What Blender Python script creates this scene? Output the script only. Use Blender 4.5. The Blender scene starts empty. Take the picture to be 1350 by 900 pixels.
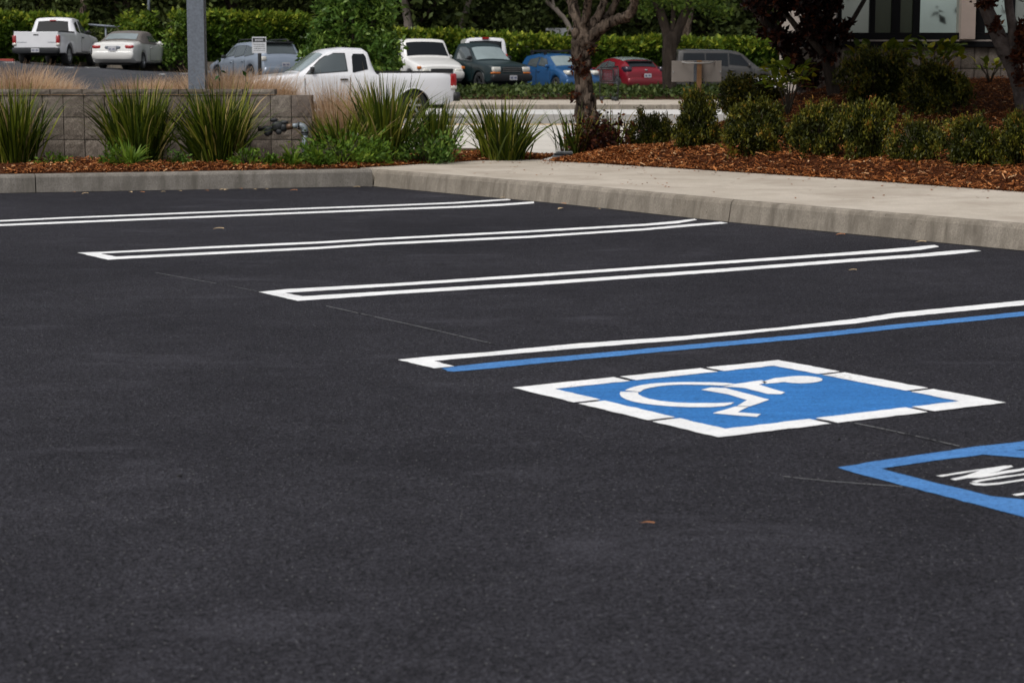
import bpy, bmesh, math, random
import numpy as np
from mathutils import Vector, Matrix
from mathutils import noise as mnoise

random.seed(7)
rng = np.random.default_rng(11)
scene = bpy.context.scene
C = scene.collection
PI = math.pi

# ------------------------------------------------------------------ camera
F, CX, CY = 2604.0, 675.0, 450.0
PITCH = math.atan(355.0 / F)
cam_d = bpy.data.cameras.new("camera")
cam = bpy.data.objects.new("camera", cam_d)
C.objects.link(cam)
cam.location = (0, 0, 1.0)
cam.rotation_euler = (PI / 2 - PITCH, 0, 0)
cam_d.sensor_width = 36.0
cam_d.lens = 36.0 * F / 1350.0
cam_d.clip_end = 2000
cam_d.dof.use_dof = True
cam_d.dof.focus_distance = 11.0
cam_d.dof.aperture_fstop = 9.0
scene.camera = cam

# ------------------------------------------------------------------ world / sun
SUN_EL, SUN_ROT = math.radians(58), math.radians(-145)     # high, behind the camera to the left
w = bpy.data.worlds.new("World")
scene.world = w
w.use_nodes = True
nt = w.node_tree
nt.nodes.clear()
wo = nt.nodes.new("ShaderNodeOutputWorld")
bg = nt.nodes.new("ShaderNodeBackground")
sky = nt.nodes.new("ShaderNodeTexSky")
sky.sky_type = 'NISHITA'
sky.sun_disc = False
sky.sun_elevation = SUN_EL
sky.sun_rotation = SUN_ROT
sky.air_density = 1.0
sky.dust_density = 4.0
sky.ozone_density = 1.0
hs = nt.nodes.new("ShaderNodeHueSaturation")
hs.inputs['Saturation'].default_value = 0.35
nt.links.new(sky.outputs[0], hs.inputs['Color'])
nt.links.new(hs.outputs[0], bg.inputs[0])
bg.inputs[1].default_value = 0.125
nt.links.new(bg.outputs[0], wo.inputs[0])
sd = bpy.data.lights.new("sun", 'SUN')
sun = bpy.data.objects.new("sun", sd)
C.objects.link(sun)
sd.energy = 1.95
sd.angle = math.radians(20)
sd.color = (1.0, 0.975, 0.945)
sdir = Vector((math.sin(SUN_ROT) * math.cos(SUN_EL), math.cos(SUN_ROT) * math.cos(SUN_EL), math.sin(SUN_EL)))
sun.rotation_euler = sdir.to_track_quat('Z', 'Y').to_euler()
scene.view_settings.view_transform = 'Standard'
scene.view_settings.look = 'None'
scene.view_settings.gamma = 1.0
scene.view_settings.exposure = 0.0
scene.cycles.max_bounces = 6
scene.cycles.transparent_max_bounces = 6

# ------------------------------------------------------------------ measuring helpers
CP, SP = math.cos(PITCH), math.sin(PITCH)
def ray(px, py):
    a, b = (px - CX) / F, (CY - py) / F
    return Vector((a, CP + b * SP, -SP + b * CP))
def G(px, py, z=0.0):                      # photograph pixel -> point on the level z
    d = ray(px, py)
    t = (z - 1.0) / d.z
    return Vector((d.x * t, d.y * t, z))
def at(px, py, Y):                         # photograph pixel -> point at the distance Y
    d = ray(px, py)
    t = Y / d.y
    return Vector((d.x * t, Y, 1.0 + d.z * t))

# ------------------------------------------------------------------ object helpers
def tag(o, label=None, cat=None, group=None, kind=None):
    if label: o['label'] = label
    if cat: o['category'] = cat
    if group: o['group'] = group
    if kind: o['kind'] = kind
    return o
def empty(name, loc=(0, 0, 0), rz=0.0, label=None, cat=None, group=None, kind=None):
    o = bpy.data.objects.new(name, None)
    o.empty_display_size = 0.2
    C.objects.link(o)
    o.location = loc
    o.rotation_euler = (0, 0, rz)
    return tag(o, label, cat, group, kind)
def link(name, me, mat=None, parent=None):
    o = bpy.data.objects.new(name, me)
    C.objects.link(o)
    if mat is not None and not me.materials:
        for m in (mat if isinstance(mat, (list, tuple)) else [mat]):
            me.materials.append(m)
    if parent: o.parent = parent
    return o
def copy_tree(o, parent=None):
    c = o.copy()
    C.objects.link(c)
    c.parent = parent
    for ch in list(o.children):
        copy_tree(ch, c)
    return c
def mesh_np(name, verts, faces, tint=None, smooth=False, uv=None):
    """verts (n,3), faces (m,k) with one k"""
    verts = np.asarray(verts, dtype=np.float32); faces = np.asarray(faces, dtype=np.int32)
    me = bpy.data.meshes.new(name)
    m, k = faces.shape
    me.vertices.add(len(verts)); me.loops.add(m * k); me.polygons.add(m)
    me.vertices.foreach_set("co", verts.ravel())
    me.loops.foreach_set("vertex_index", faces.ravel())
    me.polygons.foreach_set("loop_start", np.arange(m, dtype=np.int32) * k)
    me.polygons.foreach_set("loop_total", np.full(m, k, dtype=np.int32))
    if smooth: me.polygons.foreach_set("use_smooth", np.ones(m, dtype=bool))
    if tint is not None:
        a = me.attributes.new("tint", 'FLOAT', 'FACE')
        a.data.foreach_set("value", np.asarray(tint, dtype=np.float32))
    me.update(calc_edges=True)
    return me
class MB:
    """collects shapes, builds ONE mesh"""
    def __init__(s): s.v = []; s.f = []; s.sm = []
    def add(s, vs, fs, smooth=False):
        b = len(s.v)
        s.v += [tuple(v) for v in vs]
        s.f += [tuple(i + b for i in f) for f in fs]
        s.sm += [smooth] * len(fs)
        return s
    def box(s, x0, x1, y0, y1, z0, z1, M=None, bev=0.0):
        if bev > 0:
            b = bev
            vs = []
            for z, i in ((z0, b), (z0 + b, 0), (z1 - b, 0), (z1, b)):
                vs += [(x0 + i + (b if not i else 0) * 0, y0 + i, z), (x1 - i, y0 + i, z), (x1 - i, y1 - i, z), (x0 + i, y1 - i, z)]
            fs = [(3, 2, 1, 0), (12, 13, 14, 15)]
            for k in range(3):
                for j in range(4):
                    a = k * 4 + j; c = k * 4 + (j + 1) % 4
                    fs.append((a, c, c + 4, a + 4))
        else:
            vs = [(x0, y0, z0), (x1, y0, z0), (x1, y1, z0), (x0, y1, z0), (x0, y0, z1), (x1, y0, z1), (x1, y1, z1), (x0, y1, z1)]
            fs = [(3, 2, 1, 0), (4, 5, 6, 7), (0, 1, 5, 4), (1, 2, 6, 5), (2, 3, 7, 6), (3, 0, 4, 7)]
        if M is not None: vs = [M @ Vector(v) for v in vs]
        return s.add(vs, fs)
    def ell(s, c, r, e=1.0, nu=12, nv=8, M=None):
        """superellipsoid: e=1 ball, e->0.2 rounded box"""
        def p(v): return math.copysign(abs(v) ** e, v)
        vs = []; fs = []
        for i in range(nv + 1):
            th = -PI / 2 + PI * i / nv
            for j in range(nu):
                ph = 2 * PI * j / nu + PI / nu
                vs.append((c[0] + r[0] * p(math.cos(th)) * p(math.cos(ph)), c[1] + r[1] * p(math.cos(th)) * p(math.sin(ph)), c[2] + r[2] * p(math.sin(th))))
        for i in range(nv):
            for j in range(nu):
                a = i * nu + j; b = i * nu + (j + 1) % nu
                fs.append((a, b, b + nu, a + nu))
        if M is not None: vs = [M @ Vector(v) for v in vs]
        return s.add(vs, fs, True)
    def tube(s, pts, radii, n=8, wob=0.0, cap=True, seed=0):
        pts = [Vector(p) for p in pts]
        if not isinstance(radii, (list, tuple)): radii = [radii] * len(pts)
        vs = []; fs = []
        up = Vector((0.31, 0.95, 0.05))
        for i, p in enumerate(pts):
            t = (pts[min(i + 1, len(pts) - 1)] - pts[max(i - 1, 0)]).normalized()
            a = t.cross(up)
            if a.length < 1e-3: a = t.cross(Vector((1, 0, 0)))
            a.normalize(); b = t.cross(a).normalized()
            for j in range(n):
                ph = 2 * PI * j / n
                r = radii[i]
                if wob: r *= 1 + wob * mnoise.noise(Vector((math.cos(ph) * 1.7 + seed, math.sin(ph) * 1.7, i * 0.55 + seed)))
                vs.append(p + a * (r * math.cos(ph)) + b * (r * math.sin(ph)))
        for i in range(len(pts) - 1):
            for j in range(n):
                q = i * n + j; k = i * n + (j + 1) % n
                fs.append((q, k, k + n, q + n))
        if cap:
            fs.append(tuple(range(n))[::-1]); fs.append(tuple(range((len(pts) - 1) * n, len(pts) * n)))
        return s.add(vs, fs, True)
    def lathe(s, prof, n=24, M=None):
        """profile (r, y) spun about the y axis"""
        vs = []; fs = []
        for r, y in prof:
            for j in range(n):
                a = 2 * PI * j / n
                vs.append((r * math.cos(a), y, r * math.sin(a)))
        for i in range(len(prof) - 1):
            for j in range(n):
                q = i * n + j; k = i * n + (j + 1) % n
                fs.append((q, k, k + n, q + n))
        if M is not None: vs = [M @ Vector(v) for v in vs]
        return s.add(vs, fs, True)
    def mesh(s, name):
        me = bpy.data.meshes.new(name)
        me.from_pydata([tuple(v) for v in s.v], [], s.f)
        me.polygons.foreach_set("use_smooth", s.sm)
        me.update()
        return me
    def build(s, name, mat, parent=None):
        return link(name, s.mesh(name), mat, parent)

# ------------------------------------------------------------------ materials
def newmat(name):
    m = bpy.data.materials.new(name); m.use_nodes = True
    n = m.node_tree; n.nodes.clear()
    out = n.nodes.new("ShaderNodeOutputMaterial"); b = n.nodes.new("ShaderNodeBsdfPrincipled")
    n.links.new(b.outputs[0], out.inputs[0])
    return m, n, b, out
def N(n, t, **kw):
    x = n.nodes.new(t)
    for k, v in kw.items(): setattr(x, k, v)
    return x
def noise_n(n, vec, scale, detail=4, rough=0.55, dist=0.0):
    x = n.nodes.new("ShaderNodeTexNoise")
    x.inputs['Scale'].default_value = scale; x.inputs['Detail'].default_value = detail
    x.inputs['Roughness'].default_value = rough; x.inputs['Distortion'].default_value = dist
    if vec: n.links.new(vec, x.inputs['Vector'])
    return x.outputs['Fac']
def ramp_n(n, fac, stops, interp='LINEAR'):
    r = n.nodes.new("ShaderNodeValToRGB"); r.color_ramp.interpolation = interp
    el = r.color_ramp.elements
    while len(el) > 1: el.remove(el[-1])
    el[0].position = stops[0][0]; el[0].color = (*stops[0][1], 1)
    for p, c in stops[1:]:
        e = el.new(p); e.color = (*c, 1)
    n.links.new(fac, r.inputs[0])
    return r.outputs[0]
def mix_n(n, fac, a, b, mode='MIX'):
    x = n.nodes.new("ShaderNodeMix"); x.data_type = 'RGBA'; x.blend_type = mode
    for sock, v in ((x.inputs[0], fac), (x.inputs[6], a), (x.inputs[7], b)):
        if isinstance(v, (int, float)): sock.default_value = v
        elif isinstance(v, tuple): sock.default_value = (*v, 1)
        else: n.links.new(v, sock)
    return x.outputs[2]
def bump_n(n, h, strength, dist, prev=None):
    x = n.nodes.new("ShaderNodeBump"); x.inputs['Strength'].default_value = strength; x.inputs['Distance'].default_value = dist
    n.links.new(h, x.inputs['Height'])
    if prev: n.links.new(prev, x.inputs['Normal'])
    return x.outputs[0]
def geo_pos(n): return n.nodes.new("ShaderNodeNewGeometry").outputs['Position']
def obj_pos(n): return n.nodes.new("ShaderNodeTexCoord").outputs['Object']
def scalevec(n, v, s):
    x = n.nodes.new("ShaderNodeMapping"); x.inputs['Scale'].default_value = s
    n.links.new(v, x.inputs['Vector']); return x.outputs[0]

def simple(name, col, rough=0.5, metal=0.0, var=0.12, scale=6.0, coat=0.0, spec=0.5, bump=0.0, bscale=60):
    m, n, b, o = newmat(name)
    p = obj_pos(n)
    f = noise_n(n, p, scale, 5)
    c = ramp_n(n, f, [(0.3, tuple(x * (1 - var) for x in col)), (0.7, tuple(min(1, x * (1 + var)) for x in col))])
    n.links.new(c, b.inputs['Base Color'])
    b.inputs['Roughness'].default_value = rough; b.inputs['Metallic'].default_value = metal
    b.inputs['Specular IOR Level'].default_value = spec
    if coat:
        b.inputs['Coat Weight'].default_value = coat; b.inputs['Coat Roughness'].default_value = 0.06
    if bump:
        n.links.new(bump_n(n, noise_n(n, p, bscale, 4), bump, 0.01), b.inputs['Normal'])
    return m
def concrete(name, c0, c1, speck=0.12, bump=0.25, stain=None, streak=False):
    m, n, b, o = newmat(name)
    p = geo_pos(n)
    big = noise_n(n, p, 0.9, 5, 0.6); mid = noise_n(n, p, 7, 6, 0.65); fine = noise_n(n, p, 90, 3, 0.7)
    c = ramp_n(n, big, [(0.3, c0), (0.7, c1)])
    c = mix_n(n, speck * 2.2, c, ramp_n(n, mid, [(0.3, (0.35, 0.35, 0.35)), (0.7, (0.65, 0.65, 0.65))]), 'OVERLAY')
    c = mix_n(n, speck * 2.0, c, ramp_n(n, fine, [(0.3, (0.25, 0.25, 0.25)), (0.75, (0.72, 0.72, 0.72))]), 'OVERLAY')
    if stain:
        v = scalevec(n, p, (6.0, 6.0, 0.8)) if streak else p
        s = noise_n(n, v, 1.6, 5, 0.6, 0.4)
        sf = ramp_n(n, s, [(0.45, (0, 0, 0)), (0.68, (1, 1, 1))])
        c = mix_n(n, N(n, 'ShaderNodeMath', operation='MULTIPLY').outputs[0], c, stain) if False else mix_n(n, sf, c, stain)
    sp = n.nodes.new("ShaderNodeTexVoronoi"); sp.inputs['Scale'].default_value = 9.0; n.links.new(p, sp.inputs['Vector'])
    spf = ramp_n(n, sp.outputs['Distance'], [(0.035, (1, 1, 1)), (0.06, (0, 0, 0))])
    c = mix_n(n, spf, c, tuple(x * 0.55 for x in c0))
    n.links.new(c, b.inputs['Base Color'])
    b.inputs['Roughness'].default_value = 0.9; b.inputs['Specular IOR Level'].default_value = 0.12
    nb = bump_n(n, mid, bump, 0.01); nb = bump_n(n, fine, bump, 0.003, nb)
    n.links.new(nb, b.inputs['Normal'])
    return m
def asphalt(name, c0, c1, glint=0.10, gs=130.0):
    m, n, b, o = newmat(name)
    p = geo_pos(n)
    big = noise_n(n, p, 0.45, 5, 0.6, 0.4); mid = noise_n(n, scalevec(n, p, (1, 1, 1)), 5, 6, 0.65)
    c = ramp_n(n, big, [(0.3, c0), (0.72, c1)])
    c = mix_n(n, 0.8, c, ramp_n(n, mid, [(0.25, (0.36, 0.36, 0.36)), (0.75, (0.62, 0.62, 0.62))]), 'OVERLAY')
    # aggregate: stones of a few millimetres in dark binder
    v = n.nodes.new("ShaderNodeTexVoronoi"); v.inputs['Scale'].default_value = gs; n.links.new(p, v.inputs['Vector'])
    gr = ramp_n(n, v.outputs['Color'], [(0.0, (0.10, 0.10, 0.10)), (0.55, (0.46, 0.46, 0.46)), (0.86, (0.68, 0.68, 0.68)), (1.0, (1.0, 1.0, 1.0))])
    c = mix_n(n, 1.0, c, gr, 'OVERLAY')
    c = mix_n(n, 0.9, c, ramp_n(n, noise_n(n, p, 75, 5, 0.85), [(0.34, (0.14, 0.14, 0.14)), (0.66, (0.86, 0.86, 0.86))]), 'OVERLAY')
    v2 = n.nodes.new("ShaderNodeTexVoronoi"); v2.inputs['Scale'].default_value = 105; n.links.new(p, v2.inputs['Vector'])
    bright = ramp_n(n, v2.outputs['Distance'], [(0.0, (1, 1, 1)), (0.16, (1, 1, 1)), (0.26, (0, 0, 0))])
    pick = ramp_n(n, v2.outputs['Color'], [(0.80, (0, 0, 0)), (0.84, (glint * 2, glint * 2, glint * 2))])
    sf = mix_n(n, 1.0, bright, pick, 'MULTIPLY')
    c = mix_n(n, sf, c, (0.30, 0.29, 0.28))
    # pale scuffs, dragged along one direction
    sc = noise_n(n, scalevec(n, p, (0.8, 1.5, 1)), 1.3, 6, 0.7, 0.6)
    scf = ramp_n(n, sc, [(0.56, (0, 0, 0)), (0.80, (0.40, 0.40, 0.40))])
    c = mix_n(n, scf, c, tuple(x * 2.6 for x in c1))
    oil = ramp_n(n, noise_n(n, p, 1.7, 4, 0.6, 0.2), [(0.24, (0.6, 0.6, 0.6)), (0.36, (0, 0, 0))])
    c = mix_n(n, oil, c, tuple(x * .45 for x in c0))
    n.links.new(c, b.inputs['Base Color'])
    b.inputs['Roughness'].default_value = 0.85; b.inputs['Specular IOR Level'].default_value = 0.12
    nb = bump_n(n, v.outputs['Distance'], 0.9, 0.006)
    nb = bump_n(n, noise_n(n, p, 45, 4, 0.75), 0.8, 0.012, nb)
    n.links.new(nb, b.inputs['Normal'])
    return m
def paint(name, col, wear=(0.03, 0.03, 0.033), amt=0.5, thr=0.36, hsc=70):
    m, n, b, o = newmat(name)
    p = geo_pos(n)
    v = n.nodes.new("ShaderNodeTexVoronoi"); v.inputs['Scale'].default_value = 130; n.links.new(p, v.inputs['Vector'])
    mid = noise_n(n, p, 4, 6, 0.65, 0.3)
    stre = noise_n(n, scalevec(n, p, (1.2, 9, 1)), 2.0, 5, 0.6)
    c = ramp_n(n, mid, [(0.3, tuple(x * 0.86 for x in col)), (0.7, tuple(min(1, x * 1.06) for x in col))])
    c = mix_n(n, 0.6, c, ramp_n(n, stre, [(0.3, (0.36, 0.38, 0.42)), (0.7, (0.62, 0.6, 0.58))]), 'OVERLAY')
    pits = ramp_n(n, v.outputs['Color'], [(0.0, (0.30, 0.30, 0.30)), (0.3, (0.5, 0.5, 0.5)), (1.0, (0.55, 0.55, 0.55))])
    c = mix_n(n, 0.9, c, pits, 'OVERLAY')
    c = mix_n(n, 0.5, c, ramp_n(n, noise_n(n, p, 75, 5, 0.85), [(0.34, (0.25, 0.25, 0.25)), (0.66, (0.75, 0.75, 0.75))]), 'OVERLAY')
    hole = noise_n(n, p, hsc, 4, 0.75)
    big = noise_n(n, p, 2.2, 3, 0.6)
    hf = N(n, 'ShaderNodeMath', operation='MULTIPLY'); n.links.new(hole, hf.inputs[0]); n.links.new(big, hf.inputs[1])
    hr = ramp_n(n, hf.outputs[0], [(thr, (0, 0, 0)), (thr + .07 if amt < 1 else thr + .02, (amt, amt, amt))])
    c = mix_n(n, hr, c, wear)
    n.links.new(c, b.inputs['Base Color'])
    b.inputs['Roughness'].default_value = 0.75; b.inputs['Specular IOR Level'].default_value = 0.15
    n.links.new(bump_n(n, v.outputs['Distance'], 0.5, 0.004), b.inputs['Normal'])
    return m
def leafmat(name, stops, trans=0.25, rough=0.5):
    m, n, b, o = newmat(name)
    a = n.nodes.new("ShaderNodeAttribute"); a.attribute_name = "tint"
    c = ramp_n(n, a.outputs['Fac'], stops)
    nz = noise_n(n, obj_pos(n), 3.0, 2)
    c = mix_n(n, 0.5, c, ramp_n(n, nz, [(0.3, (0.36, 0.36, 0.36)), (0.7, (0.62, 0.62, 0.62))]), 'OVERLAY')
    n.links.new(c, b.inputs['Base Color'])
    b.inputs['Roughness'].default_value = rough; b.inputs['Specular IOR Level'].default_value = 0.18
    t = n.nodes.new("ShaderNodeBsdfTranslucent"); n.links.new(c, t.inputs[0])
    mx = n.nodes.new("ShaderNodeMixShader"); mx.inputs[0].default_value = trans
    n.links.new(b.outputs[0], mx.inputs[1]); n.links.new(t.outputs[0], mx.inputs[2]); n.links.new(mx.outputs[0], o.inputs[0])
    return m
def barkmat(name, c0, c1, sc=9.0, stretch=0.25, st=(.32, .62)):
    m, n, b, o = newmat(name)
    p = scalevec(n, obj_pos(n), (1, 1, stretch))
    f = noise_n(n, p, sc, 7, 0.7, 0.6); f2 = noise_n(n, obj_pos(n), 2.2, 4, 0.6)
    c = ramp_n(n, f, [(st[0], c0), (st[1], c1)])
    c = mix_n(n, 0.6, c, ramp_n(n, f2, [(0.3, (0.3, 0.3, 0.3)), (0.7, (0.66, 0.64, 0.62))]), 'OVERLAY')
    n.links.new(c, b.inputs['Base Color']); b.inputs['Roughness'].default_value = 0.9
    b.inputs['Specular IOR Level'].default_value = 0.2
    n.links.new(bump_n(n, f, 1.0, 0.06), b.inputs['Normal'])
    return m
def glass(name, col, metal, rough=0.05, spec=0.8):
    m, n, b, o = newmat(name)
    c = ramp_n(n, noise_n(n, obj_pos(n), 1.5, 3), [(0.3, tuple(x * 0.8 for x in col)), (0.7, col)])
    n.links.new(c, b.inputs['Base Color'])
    b.inputs['Metallic'].default_value = metal; b.inputs['Roughness'].default_value = rough
    b.inputs['Specular IOR Level'].default_value = spec
    return m
def carpaint(name, col, metal=0.0, rough=0.32, coat=.7, dirt=.35):
    m, n, b, o = newmat(name)
    p = obj_pos(n)
    f = noise_n(n, p, 2.0, 4)
    c = ramp_n(n, f, [(0.3, tuple(x * 0.93 for x in col)), (0.7, col)])
    # road dirt low on the panels
    sep = n.nodes.new("ShaderNodeSeparateXYZ"); n.links.new(p, sep.inputs[0])
    low = N(n, 'ShaderNodeMapRange'); n.links.new(sep.outputs[2], low.inputs[0])
    low.inputs[1].default_value = 0.75; low.inputs[2].default_value = 0.3; low.inputs[3].default_value = 0; low.inputs[4].default_value = dirt
    c = mix_n(n, low.outputs[0], c, (0.20, 0.18, 0.16))
    n.links.new(c, b.inputs['Base Color'])
    b.inputs['Metallic'].default_value = metal; b.inputs['Roughness'].default_value = rough
    b.inputs['Coat Weight'].default_value = coat; b.inputs['Coat Roughness'].default_value = 0.08
    return m

M = {}
M['lot'] = asphalt('fresh_asphalt', (0.0262, 0.0252, 0.0308), (0.0455, 0.0440, 0.0520), 0.36, 170.0)
M['far_lot'] = asphalt('worn_asphalt', (0.060, 0.062, 0.069), (0.080, 0.082, 0.090), gs=60)
M['street'] = concrete('street_concrete', (0.24, 0.225, 0.205), (0.30, 0.285, 0.26), 0.1, 0.1)
M['gutter'] = concrete('gutter_concrete', (0.50, 0.49, 0.47), (0.60, 0.585, 0.56), 0.08, 0.1)
M['walk'] = concrete('sidewalk_concrete', (0.42, 0.37, 0.305), (0.50, 0.445, 0.375), 0.13, 0.25, stain=(0.35, 0.30, 0.245))
M['pale_walk'] = concrete('pale_concrete', (0.52, 0.49, 0.44), (0.62, 0.585, 0.53), 0.08, 0.15)
M['kerb'] = concrete('kerb_concrete', (0.21, 0.182, 0.145), (0.30, 0.265, 0.22), 0.25, 0.5, stain=(0.15, 0.13, 0.105), streak=True)
M['kerb_dark'] = concrete('weathered_kerb_concrete', (0.17, 0.155, 0.135), (0.225, 0.205, 0.18), 0.32, 0.5, stain=(0.13, 0.118, 0.10), streak=True)
M['white_paint'] = paint('white_marking_paint', (0.80, 0.80, 0.79))
M['blue_paint'] = paint('blue_marking_paint', (0.070, 0.205, 0.46), amt=0.35)
M['blue_field'] = paint('blue_field_paint', (0.036, 0.170, 0.44), amt=0.25)
M['chalk'] = paint('chalk_line', (0.17, 0.17, 0.17), (0.024, 0.024, 0.026), 1.0, 0.275, 26)
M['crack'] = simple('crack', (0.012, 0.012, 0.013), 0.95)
M['soil'] = simple('soil', (0.060, 0.034, 0.020), 0.95, spec=0.05, var=0.4, scale=4, bump=0.6)
M['mulch_base'] = simple('mulch_base', (0.055, 0.019, 0.008), 0.95, spec=0.05, var=0.5, scale=30, bump=0.8)
M['chips'] = leafmat('mulch_chips', [(0.0, (0.045, 0.014, 0.005)), (0.35, (0.155, 0.046, 0.011)), (0.7, (0.27, 0.085, 0.020)), (0.93, (0.44, 0.18, 0.06)), (1.0, (0.55, 0.36, 0.20))], 0.0, 0.9)
M['block'] = concrete('split_face_block', (0.160, 0.134, 0.109), (0.245, 0.212, 0.178), 0.7, 1.0, stain=(0.11, 0.09, 0.072))
M['block_b'] = concrete('split_face_block_pinkish', (0.165, 0.135, 0.113), (0.225, 0.188, 0.160), 0.7, 1.0, stain=(0.12, 0.096, 0.08))
M['mortar'] = simple('mortar', (0.05, 0.045, 0.04), 0.95, bump=0.3)
M['galv'] = simple('galvanised_steel', (0.155, 0.175, 0.205), 0.55, 0.25, 0.2, 40, bump=0.1)
M['pipe'] = simple('grey_pipe', (0.20, 0.235, 0.26), 0.5, 0.2, 0.2, 30)
M['cast'] = simple('cast_iron_black', (0.018, 0.02, 0.022), 0.55, 0.2, 0.4, 30, bump=0.4)
M['brass'] = simple('tarnished_brass', (0.14, 0.09, 0.06), 0.5, 0.5, 0.3, 30)
M['black'] = simple('black_plastic', (0.012, 0.012, 0.013), 0.5)
M['dark'] = simple('underbody', (0.008, 0.008, 0.008), 0.9)
M['tyre'] = simple('tyre_rubber', (0.016, 0.016, 0.016), 0.85)
M['rim'] = simple('alloy_rim', (0.42, 0.43, 0.44), 0.35, 0.6)
M['chrome'] = simple('chrome', (0.6, 0.6, 0.6), 0.2, 0.9)
M['red_lens'] = simple('red_lens', (0.30, 0.008, 0.010), 0.2, coat=0.6)
M['dark_lens'] = simple('dark_lens', (0.03, 0.02, 0.035), 0.15, coat=0.8)
M['amber'] = simple('amber_lens', (0.55, 0.15, 0.02), 0.3)
M['clear_lens'] = simple('clear_lens', (0.62, 0.60, 0.54), 0.15, coat=0.8)
M['plate'] = simple('licence_plate', (0.5, 0.5, 0.52), 0.5)
M['plate_ink'] = simple('plate_ink', (0.05, 0.06, 0.15), 0.5)
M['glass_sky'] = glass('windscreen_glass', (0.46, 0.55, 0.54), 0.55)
M['glass_mid'] = glass('side_glass', (0.11, 0.13, 0.135), 0.35)
M['glass_dark'] = glass('tinted_glass', (0.008, 0.010, 0.012), 0.0, .05, .35)
M['glass_soft'] = glass('plastic_rear_window', (0.40, 0.46, 0.48), 0.4, 0.2)
M['soft_top'] = simple('taupe_canvas', (0.13, 0.115, 0.105), 0.9, bump=0.2)
M['wood'] = simple('post_wood', (0.36, 0.19, 0.09), 0.8, var=0.3, scale=12)
M['board'] = simple('sign_board_back', (0.40, 0.35, 0.31), 0.7, var=0.08, scale=5)
M['sign_white'] = simple('sign_white', (0.55, 0.56, 0.58), 0.5)
M['white_plastic'] = simple('white_strap', (0.6, 0.58, 0.54), 0.5)
M['frame_black'] = simple('window_frame_black', (0.006, 0.006, 0.007), 0.6, spec=0.15)
M['column'] = simple('beige_column', (0.52, 0.42, 0.36), 0.8, var=0.06)
M['blind'] = simple('window_blind', (0.72, 0.80, 0.80), 0.6, var=0.03)
M['curtain'] = simple('grey_curtain', (0.32, 0.35, 0.34), 0.8, var=0.15, scale=3)
M['dark_room'] = simple('dark_interior', (0.03, 0.035, 0.035), 0.9)
M['pane'] = glass('building_pane', (0.82, 1.0, 1.0), 1.0, 0.05)
M['pane_dark'] = glass('building_pane_dark', (0.035, 0.05, 0.028), 0.25, 0.04)  # slight green in the base colour stands in for reflected trees
M['pane_mid'] = glass('building_pane_mid', (0.45, 0.50, 0.48), 0.7, 0.05)
M['stucco'] = simple('stucco', (0.35, 0.30, 0.26), 0.9)
M['red_kerb'] = simple('red_painted_kerb', (0.35, 0.06, 0.045), 0.8)
M['stone'] = simple('grey_stone', (0.13, 0.135, 0.14), 0.85, var=0.3, scale=14, bump=0.4)
M['dead_leaf'] = simple('dead_leaf', (0.38, 0.15, 0.055), 0.8, var=0.4, scale=40)
M['tan_leaf'] = simple('tan_leaf', (0.50, 0.36, 0.20), 0.8, var=0.3, scale=40)
M['stem'] = simple('woody_stem', (0.06, 0.045, 0.03), 0.9)
# foliage
M['flax'] = leafmat('strap_leaves', [(0.0, (0.012, 0.024, 0.004)), (0.45, (0.060, 0.092, 0.009)), (0.8, (0.18, 0.215, 0.020)), (0.92, (0.34, 0.31, 0.06)), (1.0, (0.48, 0.35, 0.17))], 0.25, 0.45)
M['lush'] = leafmat('soft_green_leaves', [(0.0, (0.030, 0.070, 0.008)), (0.6, (0.10, 0.18, 0.018)), (1.0, (0.24, 0.32, 0.035))], 0.3, 0.5)
M['plume'] = leafmat('tan_grass', [(0.0, (0.32, 0.195, 0.105)), (0.5, (0.58, 0.39, 0.235)), (1.0, (0.78, 0.60, 0.43))], 0.4, 0.8)
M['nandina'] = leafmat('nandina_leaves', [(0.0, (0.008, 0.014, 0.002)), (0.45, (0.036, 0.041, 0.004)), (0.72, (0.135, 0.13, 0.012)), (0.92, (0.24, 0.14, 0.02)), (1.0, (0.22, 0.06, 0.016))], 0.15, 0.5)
M['yellowleaf'] = leafmat('yellow_green_leaves', [(0.0, (0.07, 0.11, 0.012)), (0.6, (0.19, 0.24, 0.02)), (1.0, (0.45, 0.40, 0.02))], 0.25, 0.4)
M['purple'] = leafmat('purple_plum_leaves', [(0.0, (0.010, 0.005, 0.004)), (0.6, (0.032, 0.010, 0.007)), (0.9, (0.10, 0.026, 0.010)), (1.0, (0.19, 0.07, 0.018))], 0.15, 0.5)
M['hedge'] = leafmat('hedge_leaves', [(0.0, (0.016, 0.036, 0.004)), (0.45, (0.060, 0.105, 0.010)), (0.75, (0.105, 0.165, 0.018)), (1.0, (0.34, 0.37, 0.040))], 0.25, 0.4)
M['bush'] = leafmat('bush_leaves', [(0.0, (0.022, 0.055, 0.008)), (0.5, (0.075, 0.145, 0.022)), (1.0, (0.22, 0.31, 0.055))], 0.25, 0.4)
M['treeleaf'] = leafmat('tree_leaves', [(0.0, (0.022, 0.036, 0.009)), (0.6, (0.080, 0.108, 0.028)), (1.0, (0.17, 0.20, 0.05))], 0.15, 0.6)
M['brightleaf'] = leafmat('bright_tree_leaves', [(0.0, (0.04, 0.075, 0.012)), (0.6, (0.085, 0.14, 0.02)), (1.0, (0.17, 0.22, 0.035))], 0.35, 0.5)
M['cover'] = leafmat('ground_cover_leaves', [(0.0, (0.016, 0.030, 0.006)), (0.6, (0.060, 0.090, 0.022)), (1.0, (0.15, 0.18, 0.05))], 0.2, 0.5)
M['bark'] = barkmat('grey_brown_bark', (0.016, 0.010, 0.007), (0.25, 0.190, 0.145), 19, 0.22, (.40, .58))
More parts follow.
